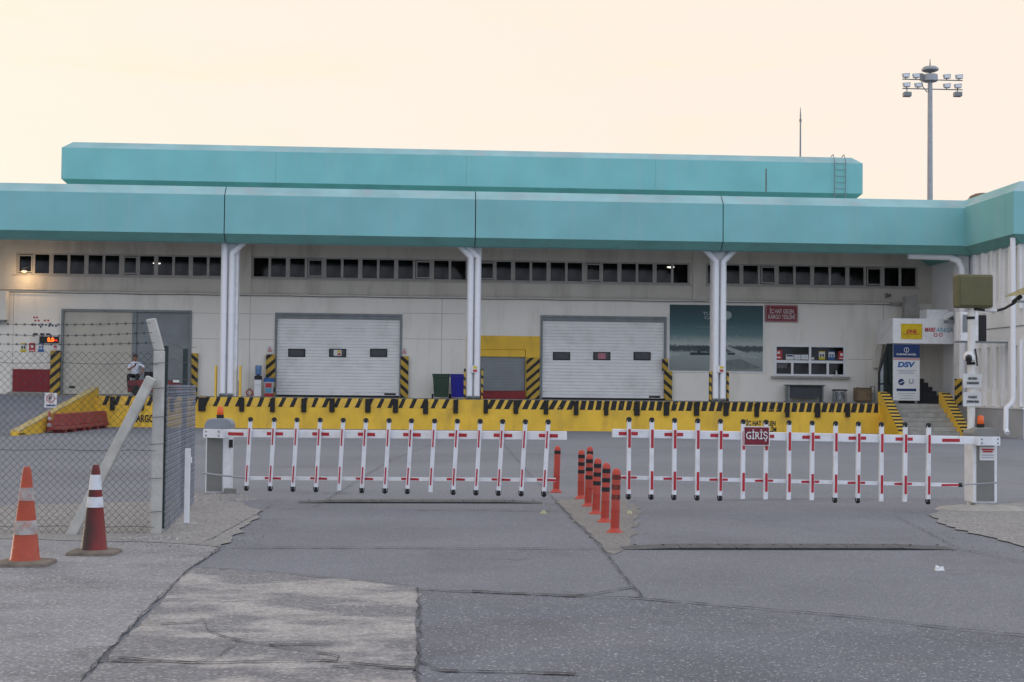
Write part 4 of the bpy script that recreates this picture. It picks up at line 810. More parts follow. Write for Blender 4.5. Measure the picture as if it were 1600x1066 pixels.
MB().box(X - .14, X + .14, Y - .2, Y, ZD, ZD + .02).build('toe_plate', m_galv, t)
p = onY(1307, 583, YW - .16); t = thing('soap_bottle', 'small white pump bottle on the office window sill', 'bottle', (p.x, YW - .16, ow[2] - .01))
MB().lathe(t.location, [(.045, 0), (.05, .02), (.05, .16), (.02, .2), (.018, .24)], 12).build('bottle', m_signw, t); MB().box(p.x - .04, p.x + .015, YW - .17, YW - .15, ow[2] + .23, ow[2] + .26).build('pump', m_signw, t)

# ---- baggage tractor with the seated person
yt = YD + 2.2
t = thing('tow_tractor', 'dark red tow tractor parked behind the fence corner', 'tractor', (onY(246, 616, yt).x, yt, ZD)); X = t.location.x
X0, X1 = onY(203, 616, yt).x, onY(291, 616, yt).x
m_tr = mat('tractor_red', (.16, .02, .02), .5, .2, 3, dirt=(.03, .02, .02), dirt_amt=.6, dirt_scale=2)
MB().prismY([(X0, ZD + .14), (X0, ZD + .62), (X0 + .8, ZD + .66), (X0 + 1.5, ZD + .66), (X1 - .5, ZD + .60), (X1, ZD + .40), (X1, ZD + .14)], yt - .55, yt + .55).build('chassis', m_tr, t, bevel=.03)
MB().box(X0 + .75, X0 + 1.25, yt - .35, yt + .35, ZD + .663, ZD + .78).build('seat', m_blk, t, bevel=.03); MB().box(X0 + .5, X0 + 1.0, yt + .36, yt + .46, ZD + .64, ZD + 1.0).build('backrest', m_blk, t, bevel=.03)
for x in (X0 + .4, X1 - .5):
    for s in (-1, 1): MB().tube([(x, yt + s * .56, ZD + .2), (x, yt + s * .68, ZD + .2)], .2, 16).build('wheel', m_blk, t)
MB().box(X1 - .45, X1 - .2, yt - .6, yt - .53, ZD + .56, ZD + .66).build('headlight', m_signw, t)

def skin_body(name, verts, edges, radii, loc, matfn, mats, parent=None, sub=2):
    me = bpy.data.meshes.new(name); me.from_pydata([Vector(v) for v in verts], edges, [])
    o = bpy.data.objects.new(name, me); COL.objects.link(o)
    sk = o.modifiers.new('skin', 'SKIN'); sk.use_smooth_shade = True
    for i, r in enumerate(radii):
        d = me.skin_vertices[0].data[i]; d.radius = r if isinstance(r, tuple) else (r, r); d.use_root = (i == 0)
    sb = o.modifiers.new('sub', 'SUBSURF'); sb.levels = sub; sb.render_levels = sub
    dg = bpy.context.evaluated_depsgraph_get(); m2 = bpy.data.meshes.new_from_object(o.evaluated_get(dg))
    bpy.data.objects.remove(o)
    for m in mats: m2.materials.append(m)
    for p in m2.polygons: p.material_index = matfn(p.center); p.use_smooth = True
    return m2
m_skin = mat('skin', (.30, .15, .10), .6, .08, 10); m_shirt = mat('shirt_white', (.66, .68, .75), .8, .06, 8); m_trou = mat('trousers_dark', (.016, .016, .018), .85, .2, 8); m_hair = mat('hair_dark', (.07, .04, .03), .7, .3, 30)
pp = onY(211, 585, yt); PX0, SZ = pp.x, ZD + .84
pr = thing('person', 'seated person in white short-sleeved shirt and dark trousers, one forearm across chest', 'person', (PX0, yt, ZD))
bv = [(0, 0, .0), (0, -.01, .2), (0, -.02, .38), (0, -.02, .50), (0, -.03, .585), (0, -.045, .66), (0, -.055, .75), (0, -.05, .82),       # pelvis..head top 0-7
      (-.17, -.02, .47), (-.27, -.10, .24), (-.15, -.27, .28), (-.02, -.30, .35), (.17, -.02, .47), (.36, -.06, .37), (.34, -.2, .20), (.32, -.25, .12),   # arms 8-15
      (-.11, 0, -.02), (-.19, -.42, .0), (-.17, -.46, -.40), (-.17, -.58, -.44), (.11, 0, -.02), (.17, -.42, .0), (.15, -.46, -.40), (.16, -.58, -.44)]
be = [(0, 1), (1, 2), (2, 3), (3, 4), (4, 5), (5, 6), (6, 7), (3, 8), (8, 9), (9, 10), (10, 11), (3, 12), (12, 13), (13, 14), (14, 15), (0, 16), (16, 17), (17, 18), (18, 19), (0, 20), (20, 21), (21, 22), (22, 23)]
br = [(.16, .12), (.15, .12), (.165, .12), (.13, .09), .058, .082, .098, .07, .075, .052, .042, .035, .075, .052, .042, .035, .1, .08, .055, .045, .1, .08, .055, .045]
def pm(c):
    x, y, z = c
    if z > .56: return 0
    if x < .02 and y < -.13 and .18 < z < .45: return 0
    if x > .25 and z < .33: return 0
    if z > .06 and y > -.22: return 1
    if z > .12: return 1
    return 2
me = skin_body('body', bv, be, br, None, pm, [m_skin, m_shirt, m_trou])
o = bpy.data.objects.new('body', me); COL.objects.link(o); o.parent = pr; o.location = (0, 0, SZ - ZD); WL[o.name] = Vector((PX0, yt, SZ))
off = Vector((PX0, yt, SZ))
mb = MB(); c0 = off + Vector((0, -.035, .745)); mb.lathe(c0, [(.098, -.01), (.106, .04), (.1, .09), (.07, .125), (.02, .135)], 14).build('hair', m_hair, o, smooth=True)
mb = MB()
for s in (-1, 1): mb.lathe(off + Vector((s * .036, -.148, .712)), [(.003, 0), (.012, .006), (.003, .012)], 6)
mb.build('eyes', m_black, o); MB().hexa([off + Vector(p) for p in ((-.018, -.14, .665), (.018, -.14, .665), (.012, -.12, .665), (-.012, -.12, .665), (-.006, -.15, .71), (.006, -.15, .71), (.006, -.13, .71), (-.006, -.13, .71))]).build('nose', m_skin, o)
MB().box(off.x - .03, off.x + .03, off.y - .142, off.y - .12, off.z + .632, off.z + .642).build('mouth', m_dkred, o)
for s in (-1, 1): MB().box(off.x + s * .1 - .012, off.x + s * .1 + .012, off.y - .07, off.y - .03, off.z + .68, off.z + .74).build('ear', m_skin, o)
for base, d in (((-.02, -.30, .35), Vector((.8, -.1, .5)).normalized()), ((.32, -.25, .12), Vector((-.2, -.5, -.8)).normalized())):
    mb = MB(); b0 = off + Vector(base); sdv = d.cross(Vector((0, 1, 0))).normalized()
    mb.tube([b0 - d * .02, b0 + d * .06], [.034, .04], 8)
    for k in range(4): q = b0 + d * .055 + sdv * (k - 1.5) * .02; L_ = (.06, .07, .066, .05)[k]; mb.tube([q, q + d * L_ * .6, q + d * L_ + Vector((0, -.02, -.01))], [.0095, .009, .007], 6)
    q = b0 + d * .01 + sdv * .035; mb.tube([q, q + sdv * .03 + d * .02, q + sdv * .035 + d * .05], [.011, .01, .008], 6)
    mb.build('hand', m_skin, o, smooth=True)
MB().bar(off + Vector((.07, -.34, .40)), off + Vector((.09, -.36, .50)), .07, .012, Vector((0, 1, 0))).build('phone', m_black, o)
MB().box(off.x - .14, off.x - .02, off.y - .6, off.y - .4, off.z - .5, off.z - .43).build('shoe', m_black, o); MB().box(off.x + .04, off.x + .16, off.y - .6, off.y - .4, off.z - .5, off.z - .43).build('shoe', m_black, o)

# ================================================================== BEHIND: mast and aerial
ym = 112.; base = onY(1453, 310, ym); top = onY(1456.5, 175, ym); ztop = onY(1457, 125, ym).z
mt = thing('light_mast', 'tall grey floodlight mast rising behind the warehouse', 'light mast', (base.x, ym, 0)); X = base.x
MB().tube([(X, ym, 0), (X, ym, 12), (X, ym, onY(1457, 121, ym).z)], [.30, .24, .18], 14).build('pole', m_galv, mt, smooth=True)
for z in (8, 13, 16.5, 19): MB().tube([(X, ym, z), (X, ym, z + .12)], .3 - .006 * z, 14).build('pole_joint', m_gframe, mt)
z0 = onY(1457, 121, ym).z; MB().lathe((X, ym, z0), [(.5, -.35), (.58, -.3), (.58, .18), (.48, .22)], 20).build('lower_ring', m_galv, mt, smooth=True)
z1_ = onY(1457, 108, ym).z; MB().lathe((X, ym, z1_), [(.45, -.22), (.65, -.12), (.66, .0), (.5, .16), (.1, .22)], 20).build('top_cap', m_galv, mt, smooth=True); MB().tube([(X, ym, z0), (X, ym, z1_ + .8)], [.12, .02], 8).build('spike', m_gframe, mt)
for y_, xs_ in ((125, (1415, 1431, 1479, 1498)), (139.5, (1416, 1434, 1479, 1496))):
    A_ = onY(1410, y_, ym); B_ = onY(1504, y_, ym); zz = (A_.z + B_.z) / 2
    arm = MB().tube([(A_.x, ym, zz), (B_.x, ym, zz)], .045, 6).build('crossarm', m_gframe, mt)
    for x_ in xs_:
        q = onY(x_, y_ - 4.5, ym); lamp = MB(); s = 1 if x_ > 1457 else -1
        lamp.hexa([(q.x - .24, ym - .25, zz + .1), (q.x + .24, ym - .25, zz + .1), (q.x + .2, ym + .1, zz + .12), (q.x - .2, ym + .1, zz + .12), (q.x - .3, ym - .15, zz + .42), (q.x + .3, ym - .15, zz + .47), (q.x + .26, ym + .15, zz + .42), (q.x - .26, ym + .15, zz + .4)])
        lamp = lamp.build('floodlight', m_galv, mt); MB().box(q.x - .03, q.x + .03, ym - .05, ym + .05, zz, zz + .12).build('yoke', m_gframe, lamp); MB().hexa([(q.x - .2, ym - .262, zz + .14), (q.x + .2, ym - .262, zz + .14), (q.x + .2, ym - .252, zz + .14), (q.x - .2, ym - .252, zz + .14), (q.x - .24, ym - .195, zz + .38), (q.x + .24, ym - .195, zz + .38), (q.x + .24, ym - .185, zz + .38), (q.x - .24, ym - .185, zz + .38)]).build('lens', m_refl, lamp)
for x_ in (1417, 1496):
    q = onY(x_, 147.5, ym); f = MB().box(q.x - .3, q.x + .3, ym - .3, ym + .2, q.z - .2, q.z + .16).build('floodlight', m_gframe, mt, bevel=.05); MB().box(q.x - .03, q.x + .03, ym - .05, ym + .05, q.z + .16, q.z + .5).build('yoke', m_gframe, f)
q = onY(1440, 122, ym); MB().box(q.x - .12, q.x + .12, ym - .1, ym + .1, q.z - .2, q.z + .35).build('junction_box', m_gframe, mt); pipe([q + Vector((0, 0, -.2)), q + Vector((.1, 0, -.7)), q + Vector((.45, 0, -1.1))], .04, m_gframe, mt, 'cable')
yA = YU + 6; p0, p1 = onY(1250.5, 242, yA), onY(1250.5, 168, yA)
an = thing('aerial_mast', 'thin aerial pole standing on the upper roof', 'aerial', (p0.x, yA, uz1)); MB().tube([(p0.x, yA, uz1), (p0.x, yA, p1.z - .4), (p0.x, yA, p1.z)], [.05, .035, .012], 8).build('pole', m_gframe, an); MB().box(p0.x - .05, p0.x + .05, yA - .05, yA + .05, p1.z - .75, p1.z - .6).build('clamp', m_gframe, an)

# ================================================================== GATE BARRIERS
def mound(p, rx, ry, h, name, lab, m, seed):
    mb = MB(); n, rings = 28, 7
    for k in range(rings):
        f = 1 - k / (rings - 1)
        for j in range(n):
            t = 2 * math.pi * j / n; q = Vector((math.cos(t) * rx * f, math.sin(t) * ry * f, 0)); w = 1 + .3 * noise.noise(Vector((math.cos(t) * 1.5, math.sin(t) * 1.5, seed)))
            z = h * (1 - f ** 3) * (1 + .5 * noise.noise(Vector((q.x * 5, q.y * 5, seed)))); mb.v.append(Vector((p.x + q.x * w, p.y + q.y * w, max(-.01, z) + (0 if k else -.02))))
    for k in range(rings - 1):
        for j in range(n): a = k * n; mb.face((a + j, a + (j + 1) % n, a + n + (j + 1) % n, a + n + j))
    return tag(mb.build(name, m, loc=(p.x, p.y, 0)), lab, 'footing')
def gate(P0, P1, xs, side, yt0, yt1, lab, arm_px, rail_px, lean, red_px, caps):
    """P0 ground point at the cabinet, P1 ground point under the tip; pickets at photo columns xs"""
    t = thing('boom_barrier', lab, 'barrier', (P0.x, P0.y, 0)); dr = (P1 - P0); dr.z = 0; dr.normalize(); nrm = Vector((dr.y, -dr.x, 0))
    if nrm.y > 0: nrm = -nrm
    def at(px, py, k=0): return onP(px, py, P0, P1) + nrm * k
    A_, B_ = at(*arm_px[0]), at(*arm_px[1])
    arm = MB().bar(A_, B_, .06, .115).build('arm', m_gate, t, bevel=.008)
    C_, D_ = at(*rail_px[0]), at(*rail_px[1]); rail = MB().bar(C_, D_, .03, .05).build('lower_rail', m_gate, t)
    def pt(L0, L1, px):  # point of line L0-L1 seen at photo column px
        lo, hi = 0., 1.
        d = ray(px, 700); n2 = Vector((d.y, -d.x, 0)); u = (O0 - L0).dot(n2) / (L1 - L0).dot(n2); return L0.lerp(L1, u)
    for k, x in enumerate(xs):
        f = k / (len(xs) - 1); ya = yt0[0] + (yt1[0] - yt0[0]) * f; yb = yt0[1] + (yt1[1] - yt0[1]) * f
        T, U = at(x, ya, .06), at(x + lean, yb, .06)
        if not (caps >> k) & 1: U = U.lerp(T, -.0)
        pk = MB().bar(T, U, .055, .055, Vector((0, 1, 0))).build('picket', m_gate, t); dn = (U - T).normalized(); h = (U - T).length
        for s, e in ((.12, .36), (.66, .9)): a, b = T + dn * h * s + nrm * .03, T + dn * h * e + nrm * .03; MB().bar(a, b, .036, .004, nrm).build('red_sticker', m_red, pk)
        MB().lathe(T + Vector((0, 0, -.005)), [(.036, -.02), (.038, .01), (.03, .035), (.012, .045)], 12).build('end_cap', m_blk, pk)
        if not (caps >> k) & 1: MB().lathe(U + Vector((0, 0, .02)), [(.012, -.055), (.03, -.045), (.038, -.02), (.038, .02)], 12).build('end_cap', m_blk, pk)
        if k in red_px:
            for L0, L1, w, th in ((A_, B_, .045, .033), (C_, D_, .03, .018)):
                c = pt(L0, L1, x + (lean * .6 if L0 is C_ else lean * .15)); MB().bar(c - dr * .135 + nrm * th, c + dr * .135 + nrm * th, .004, w).build('red_sticker', m_red, arm if L0 is A_ else rail)
    s = 1 if side == 'l' else -1
    return t, at, A_, B_, C_, D_, dr, nrm
# left gate
P0, P1 = onZ(338, 780), onZ(852, 803)
xsL = (395, 432, 467.5, 503.5, 539.5, 575, 611, 646, 682, 717.5, 753, 788, 823.5, 859)
gl_, at, A_, B_, C_, D_, dr, nm = gate(P0, P1, xsL, 'l', (656, 763), (660, 772), 'left boom barrier with hanging white pickets and red stickers', ((326, 677), (885, 681)), ((388, 747), (868, 750)), -6.5, (1, 3, 5, 7, 9, 11, 13), 1 << 4 | 1 << 8)
def cabinet(t, c, w, d, h, face, nm_notice=None):
    c = Vector((c.x, c.y, 0)); x0, x1, y0, y1 = c.x - w / 2, c.x + w / 2, c.y - d / 2, c.y + d / 2; z0 = .08
    b = MB().box(x0, x1, y0, y1, z0, h - .2).build('cabinet', m_gate, t, bevel=.02)
    MB().box(x0 + (.02 if face > 0 else .05), x1 - .11 if face > 0 else x1 - .05, y0 - .012, y0 - .001, z0 + .03, h - .24).build('cabinet_door', m_cab, b)
    pr_ = [(x0 - .02, h - .199), (x0 - .02, h - .08), (x0 + .02, h - .02), (x0 + .08, h), (x1 - .08, h), (x1 - .02, h - .02), (x1 + .02, h - .08), (x1 + .02, h - .199)]
    cp = MB().prismY(pr_, y0 - .03, y1 + .02).build('cap', m_cabd if face > 0 else m_cab, t, smooth=False, bevel=.015)
    MB().lathe((c.x - .0, c.y, h), [(.05, 0), (.055, .01), (.055, .05)], 14).build('beacon_base', m_blk, t); MB().lathe((c.x, c.y, h + .05), [(.045, 0), (.05, .01), (.046, .1), (.03, .125)], 14).build('beacon', m_amber, t, smooth=True)
    return x0, x1, y0, y1
x0, x1, y0, y1 = cabinet(gl_, P0 + Vector((0, .27, 0)), .36, .36, 1.18, 1)
MB().bar(A_ - dr * .02 + nm * .06, A_ + dr * .32 + nm * .06, .10, .125).build('arm_clamp', m_gate, gl_); 
for q in (.03, .25):
    for z in (-.03, .03): MB().tube([A_ + dr * q + nm * .105 + Vector((0, 0, z)), A_ + dr * q + nm * .122 + Vector((0, 0, z))], .012, 8).build('bolt', m_gframe, gl_)
a = onP(350, 676, P0, P1); MB().bar(A_ + dr * .36 + nm * .034, A_ + dr * .62 + nm * .034, .004, .045).build('red_sticker', m_red, gl_)
MB().tube([onP(330, 738, P0, P1) + nm * .22, onP(350, 741, P0, P1) + nm * .2, C_], .014, 8).build('link_rod', m_galv, gl_); MB().box(x1 - .02, x1 + .03, y0 - .02, y0 + .06, .75, .87).build('latch', m_black, gl_)
MB().box(x1 - .06, x1 + .10, y0 - .2, y0 - .01, -.02, .16).build('anchor_block', m_cab, gl_)
def rod(t, q, z): MB().tube([(q.x, q.y, z), (q.x, q.y, .03)], .012, 8).build('support_rod', m_galv, t); MB().lathe((q.x, q.y, 0), [(.045, 0), (.045, .012), (.02, .05)], 10).build('rod_foot', mat('rod_foot_yellow', (.42, .40, .25), .7), t)
rod(gl_, onP(852, 790, P0, P1) + nm * .06, .28)
mound(P0 + Vector((.05, -.05, 0)), .62, .5, .085, 'concrete_footing', 'low cracked concrete footing under the left barrier cabinet', m_dirt, 1.3)
# right gate
Q0, Q1 = onZ(1540, 796), onZ(981, 803)
xsR = (980.5, 1016, 1051.5, 1087.5, 1123, 1158.5, 1194, 1230, 1266, 1302.5, 1338, 1374, 1411, 1447.5)
gr_, at, A_, B_, C_, D_, dr, nm = gate(Q0, Q1, xsR, 'r', (656, 776), (665, 784), 'right boom barrier with hanging white pickets beside the camera pole', ((1556, 689), (957, 677)), ((1497, 758), (968, 746)), -1.0, (0, 2, 4, 6, 8, 10, 12), 1 << 5 | 1 << 6 | 1 << 7 | 1 << 8 | 1 << 11 | 1 << 12)
x0, x1, y0, y1 = cabinet(gr_, Q0 + Vector((.03, .27, 0)), .36, .36, 1.17, -1)
MB().bar(A_ - dr * .0 + nm * .06, A_ + dr * .36 + nm * .06, .10, .125).build('arm_clamp', m_gate, gr_)
for q in (.04, .3):
    for z in (-.03, .03): MB().tube([A_ + dr * q + nm * .105 + Vector((0, 0, z)), A_ + dr * q + nm * .122 + Vector((0, 0, z))], .012, 8).build('bolt', m_gframe, gr_)
q = onP(1484, 688, Q0, Q1); MB().bar(q - dr * .14 + nm * .034, q + dr * .14 + nm * .034, .004, .045).build('red_sticker', m_red, gr_)
q = onP(1484, 758, Q0, Q1); MB().bar(q - dr * .14 + nm * .018, q + dr * .14 + nm * .018, .004, .03).build('red_sticker', m_red, gr_); MB().tube([C_ - dr * .06, C_], .03, 10).build('rail_end_cap', m_blk, gr_)
MB().tube([C_, onP(1545, 753, Q0, Q1) + nm * .2], .01, 8).build('link_rod', m_galv, gr_)
rod(gr_, onP(981, 790, Q0, Q1) + nm * .06, .2)
nX, nZ = Q0.x + .06, .80; n = MB().box(nX - .12, nX + .12, y0 - .022, y0 - .0125, nZ - .1, nZ + .1).build('notice', m_signw, gr_)
for k in range(2): MB().box(nX - .09 + .015 * k, nX + .09 - .02 * k, y0 - .025, y0 - .0225, nZ + .045 - .03 * k, nZ + .068 - .03 * k).build('print', m_redp, n)
for k in range(2): MB().box(nX - .09, nX + .09, y0 - .025, y0 - .0225, nZ - .03 - .035 * k, nZ - .018 - .035 * k).build('print', mat('grey_print', (.3, .33, .4)), n)
mound(Q0 + Vector((-.12, -.15, 0)), .75, .5, .07, 'concrete_footing', 'low pale concrete footing under the right cabinet and camera pole', m_conc, 4.1)
# entrance sign on the right gate
a, b = onP(1157, 681, Q0, Q1), onP(1195, 681, Q0, Q1); zt, zb = onP(1176, 666, Q0, Q1).z, onP(1176, 696, Q0, Q1).z; c = (a + b) / 2 + nm * .13
t = thing('entrance_sign', 'small dark red entrance sign hung on right barrier pickets', 'sign', c); w = (b - a).length
MB().box(c.x - w / 2, c.x + w / 2, c.y, c.y + .02, zb, zt).build('white_border', m_signw, t); MB().box(c.x - w / 2 + .012, c.x + w / 2 - .012, c.y - .005, c.y - .001, zb + .012, zt - .012).build('panel', mat('entrance_red', (.17, .012, .025), .5), t)
text('GİRİŞ', m_signw, t, c.x, (zt + zb) / 2 + .01, c.y - .01, w=w * .82, h=(zt - zb) * .62, bold=.01)
for s in (-.1, .1): MB().tube([(c.x + s, c.y + .01, zt), (c.x + s, c.y + .03, zt + .05)], .006, 6).build('hook', m_galv, t)

# camera pole on the right
p = onZ(1517, 793); t = thing('camera_pole', 'white pole with olive cabinet on top beside right barrier', 'pole', (p.x, p.y, 0))
q0 = onY(1518, 480, p.y); MB().tube([(p.x, p.y, 0), (p.x + .01, p.y, q0.z + .05)], .055, 14).build('pole', mat('pole_white', (.66, .66, .63), .5, .05, 4, dirt=(.42, .36, .2), dirt_amt=.6, dirt_scale=2.2), t, smooth=True)
a, b, z0, z1 = rectY(1495.5, 429, 1551, 481, p.y - .08); bx = MB().box(a, b, p.y - .12, p.y + .12, z0, z1).build('equipment_box', m_olive, t, bevel=.03)
MB().box(a + .03, b - .015, p.y - .135, p.y - .121, z0 + .03, z1 - .03).build('box_door', m_olive, bx, bevel=.012)
for y_ in (497, 568): z = onY(1518, y_, p.y).z; MB().tube([(p.x, p.y, z - .02), (p.x, p.y, z + .02)], .062, 14).build('strap', m_blk, t)
q = onY(1516, 556, p.y - .15); MB().lathe(q + Vector((0, .05, -.06)), [(.03, -.02), (.08, 0), (.085, .06), (.05, .12)], 14).build('dome_camera', m_signw, t, smooth=True); MB().tube([q + Vector((-.03, -.02, -.03)), q + Vector((-.06, -.10, -.06))], [.05, .045], 12).build('lens', m_black, t)
pipe([onY(1524, 545, p.y - .06), onY(1526, 560, p.y - .06), onY(1527, 572, p.y - .06)], .012, m_black, t, 'cable')
for y0_, y1_, s1, s2 in ((583, 604, 'HES KODU', 'ZORUNLUDUR'), (612, 633, 'MASKE', 'ZORUNLUDUR')):
    a, b, z0, z1 = rectY(1505, y0_ + 1, 1534, y1_ + 2, p.y - .07); sg = MB().box(a, b, p.y - .075, p.y - .065, z0, z1).build('notice_plate', mat('plate_offwhite', (.58, .585, .57), .6), t)
    text(s1, m_black, sg, (a + b) / 2, z0 + (z1 - z0) * .66, p.y - .082, w=.13, h=.035); text(s2, m_black, sg, (a + b) / 2, z0 + (z1 - z0) * .34, p.y - .082, w=.18, h=.035)
# twisted cable to the straw-coloured fitting at the picture edge
cb = thing('striped_cable', 'black and white twisted cable hanging from the olive box', 'cable', onY(1522, 485, p.y)); pts = [onY(x, y, p.y - .05) for x, y in ((1522, 483), (1540, 485), (1556, 486), (1570, 482), (1584, 474), (1592, 467))]
MB().tube(pts, .02, 8).build('cable', m_black, cb, smooth=True)
for k in range(6): A_ = pts[1].lerp(pts[2], k / 5.) ; MB().tube([A_ + Vector((-.016, 0, .0)), A_ + Vector((.012, 0, .004))], .024, 8).build('white_wrap', m_signw, cb)
fx = thing('straw_canopy', 'straw coloured slatted canopy corner at the right picture edge', 'canopy', onY(1600, 480, p.y - .3)); m_straw = mat('straw', (.38, .32, .16), .8, .25, 9)
for k in range(9):
    A_ = onY(1572 + k * 3.4, 463 - k * 1.6, p.y - .5 + .02 * k); B_ = onY(1640, 452 + k * 3.2, p.y - .5 + .05 * k); MB().bar(A_, B_, .03, .022).build('slat', m_straw, fx)
MB().bar(onY(1590, 471, p.y - .3), onY(1650, 475, p.y - .3), .05, .035).build('arm', m_galv, fx); MB().tube([onY(1584, 472, p.y - .12), onY(1594, 464, p.y - .35)], .035, 10).build('clamp', m_black, fx)
MB().tube([onY(1650, 475, p.y - .3), (onY(1650, 475, p.y - .3).x, p.y - .3, 0)], .05, 10).build('post', m_galv, fx)

# ================================================================== BOLLARDS, CONES, BUMPS
bl = [(960.5, 833, 3, 0, 'front orange bollard nearest the camera, bands worn'), (945, 817, 3, 2, 'second orange bollard from the front, with three black bands'), (931, 804, 3, 3, 'third orange bollard from the front of the row'), (918.8, 792, 3, 3, 'fourth orange bollard from the front of the row'), (907.6, 780, 3, 3, 'fifth orange bollard from the front, leftmost of the dense row'), (922.5, 771, 1, 3, 'far orange bollard half hidden behind the dense row'), (869, 769.5, 1, 1, 'lone orange bollard beside the left barrier tip')]
for x, y, nb, kind, lab in bl:
    p = onZ(x, y); t = thing('bollard', lab, 'bollard', (p.x, p.y, 0), 'orange bollards between the two barriers'); h = .75; prof = [(.098, .0), (.098, .012), (.075, .03), (.054, .05)]
    for k in range(9): prof += [(.05, .07 + k * .022), (.054, .08 + k * .022)]
    prof += [(.05, .28), (.05, .69), (.045, .725), (.025, .745), (.005, .75)]
    tlt = Matrix.Rotation(random.uniform(-.025, .035), 3, 'Y'); mb = MB().lathe((0, 0, 0), prof, 18); mb.v = [tlt @ v + p for v in mb.v]; mb.build('post', m_org2, t, smooth=True)
    for k in range(nb):
        z = .62 - k * .115; m_ = m_blk if kind else mat('worn_black_band', (.14, .03, .02), .7, .5, 12, dirt=(.03, .02, .02), dirt_amt=.9, dirt_scale=14)
        mb = MB().lathe((0, 0, 0), [(.0515, z), (.0515, z + .055)], 18); mb.v = [tlt @ v + p for v in mb.v]; mb.build('black_band', m_, t, smooth=True)
def cone(px, py, h, bw, body, bands, lab, lean=0, top=None):
    p = onZ(px, py); t = thing('traffic_cone', lab, 'cone', (p.x, p.y, 0)); r0, r1 = bw * .34, .035
    def R_(z): return r0 + (r1 - r0) * (z / h)
    MB().lathe(p, [(bw / 2 * 1.22, 0), (bw / 2 * 1.25, .015), (bw / 2 * 1.2, .04), (r0 * 1.15, .055)], 48, 9).build('base', m_base, t)
    MB().lathe(p, [(r0 * 1.1, .045), (R_(.07), .07), (R_(h * .5), h * .5), (R_(h * .93), h * .93), (r1, h - .02), (r1 * .7, h)], 24).build('body', body, t, smooth=True)
    for a, b, m in bands: MB().lathe(p, [(R_(a * h) + .003, a * h), (R_(b * h) + .003, b * h)], 24).build('band', m, t, smooth=True)
    return t
cone(39, 884, .90, .40, m_orange, ((.32, .46, m_reflw), (.66, .79, m_reflw)), 'orange traffic cone with worn bands at the left picture edge')
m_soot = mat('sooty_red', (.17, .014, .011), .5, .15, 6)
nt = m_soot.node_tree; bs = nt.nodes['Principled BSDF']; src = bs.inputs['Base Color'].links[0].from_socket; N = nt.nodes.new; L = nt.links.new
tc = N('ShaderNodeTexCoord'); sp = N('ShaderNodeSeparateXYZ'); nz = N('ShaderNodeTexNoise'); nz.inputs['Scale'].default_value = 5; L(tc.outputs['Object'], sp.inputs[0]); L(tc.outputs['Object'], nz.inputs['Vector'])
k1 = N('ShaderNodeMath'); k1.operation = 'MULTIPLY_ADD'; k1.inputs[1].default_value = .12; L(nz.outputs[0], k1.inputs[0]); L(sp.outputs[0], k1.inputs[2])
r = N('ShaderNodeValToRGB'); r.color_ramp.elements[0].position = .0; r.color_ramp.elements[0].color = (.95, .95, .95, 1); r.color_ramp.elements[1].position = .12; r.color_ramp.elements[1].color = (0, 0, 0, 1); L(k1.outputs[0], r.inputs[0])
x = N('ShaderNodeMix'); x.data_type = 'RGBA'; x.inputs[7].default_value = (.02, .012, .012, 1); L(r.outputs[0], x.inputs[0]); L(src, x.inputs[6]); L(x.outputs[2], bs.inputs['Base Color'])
cone(147, 867, .875, .38, m_soot, ((.53, .645, m_refl), (.725, .89, m_refl)), 'dark red traffic cone with two white bands and sooty side')
t = cone(77, 676, .72, .34, mat('faded_red', (.36, .07, .05), .6, .15, 6), ((.28, .45, m_refl), (.6, .75, m_refl)), 'faded red cone under the no parking sign by ramp')
p = onZ(77, 676); a, b, z0, z1 = rectY(70, 614, 89, 637, p.y); t = thing('no_parking_sign', 'small white no parking sign standing on the faded cone', 'sign', (p.x, p.y, .7))
MB().box(a, b, p.y - .04, p.y - .02, z0, z1).build('plate', m_signw, t); MB().tube([(p.x, p.y, .66), (p.x, p.y, z1 - .05)], .018, 8).build('pole', m_galv, t)
c = Vector(((a + b) / 2, p.y - .046, z0 + (z1 - z0) * .62)); mb = MB()
for k in range(24):
    t0, t1 = 2 * math.pi * k / 24, 2 * math.pi * (k + 1) / 24; mb.quad(*[c + Vector((r_ * math.cos(q), 0, r_ * math.sin(q))) for r_, q in ((.15, t0), (.15, t1), (.122, t1), (.122, t0))])
mb.bar(c + Vector((-.095, -.002, .095)), c + Vector((.095, -.002, -.095)), .003, .026, Vector((0, 1, 0))).build('red_ring', m_redp, t); text('P', m_black, t, c.x, c.z, c.y - .004, h=.17, bold=.02); MB().box(a + .06, b - .06, p.y - .046, p.y - .041, z0 + .05, z0 + .1).build('print', m_navy, t)
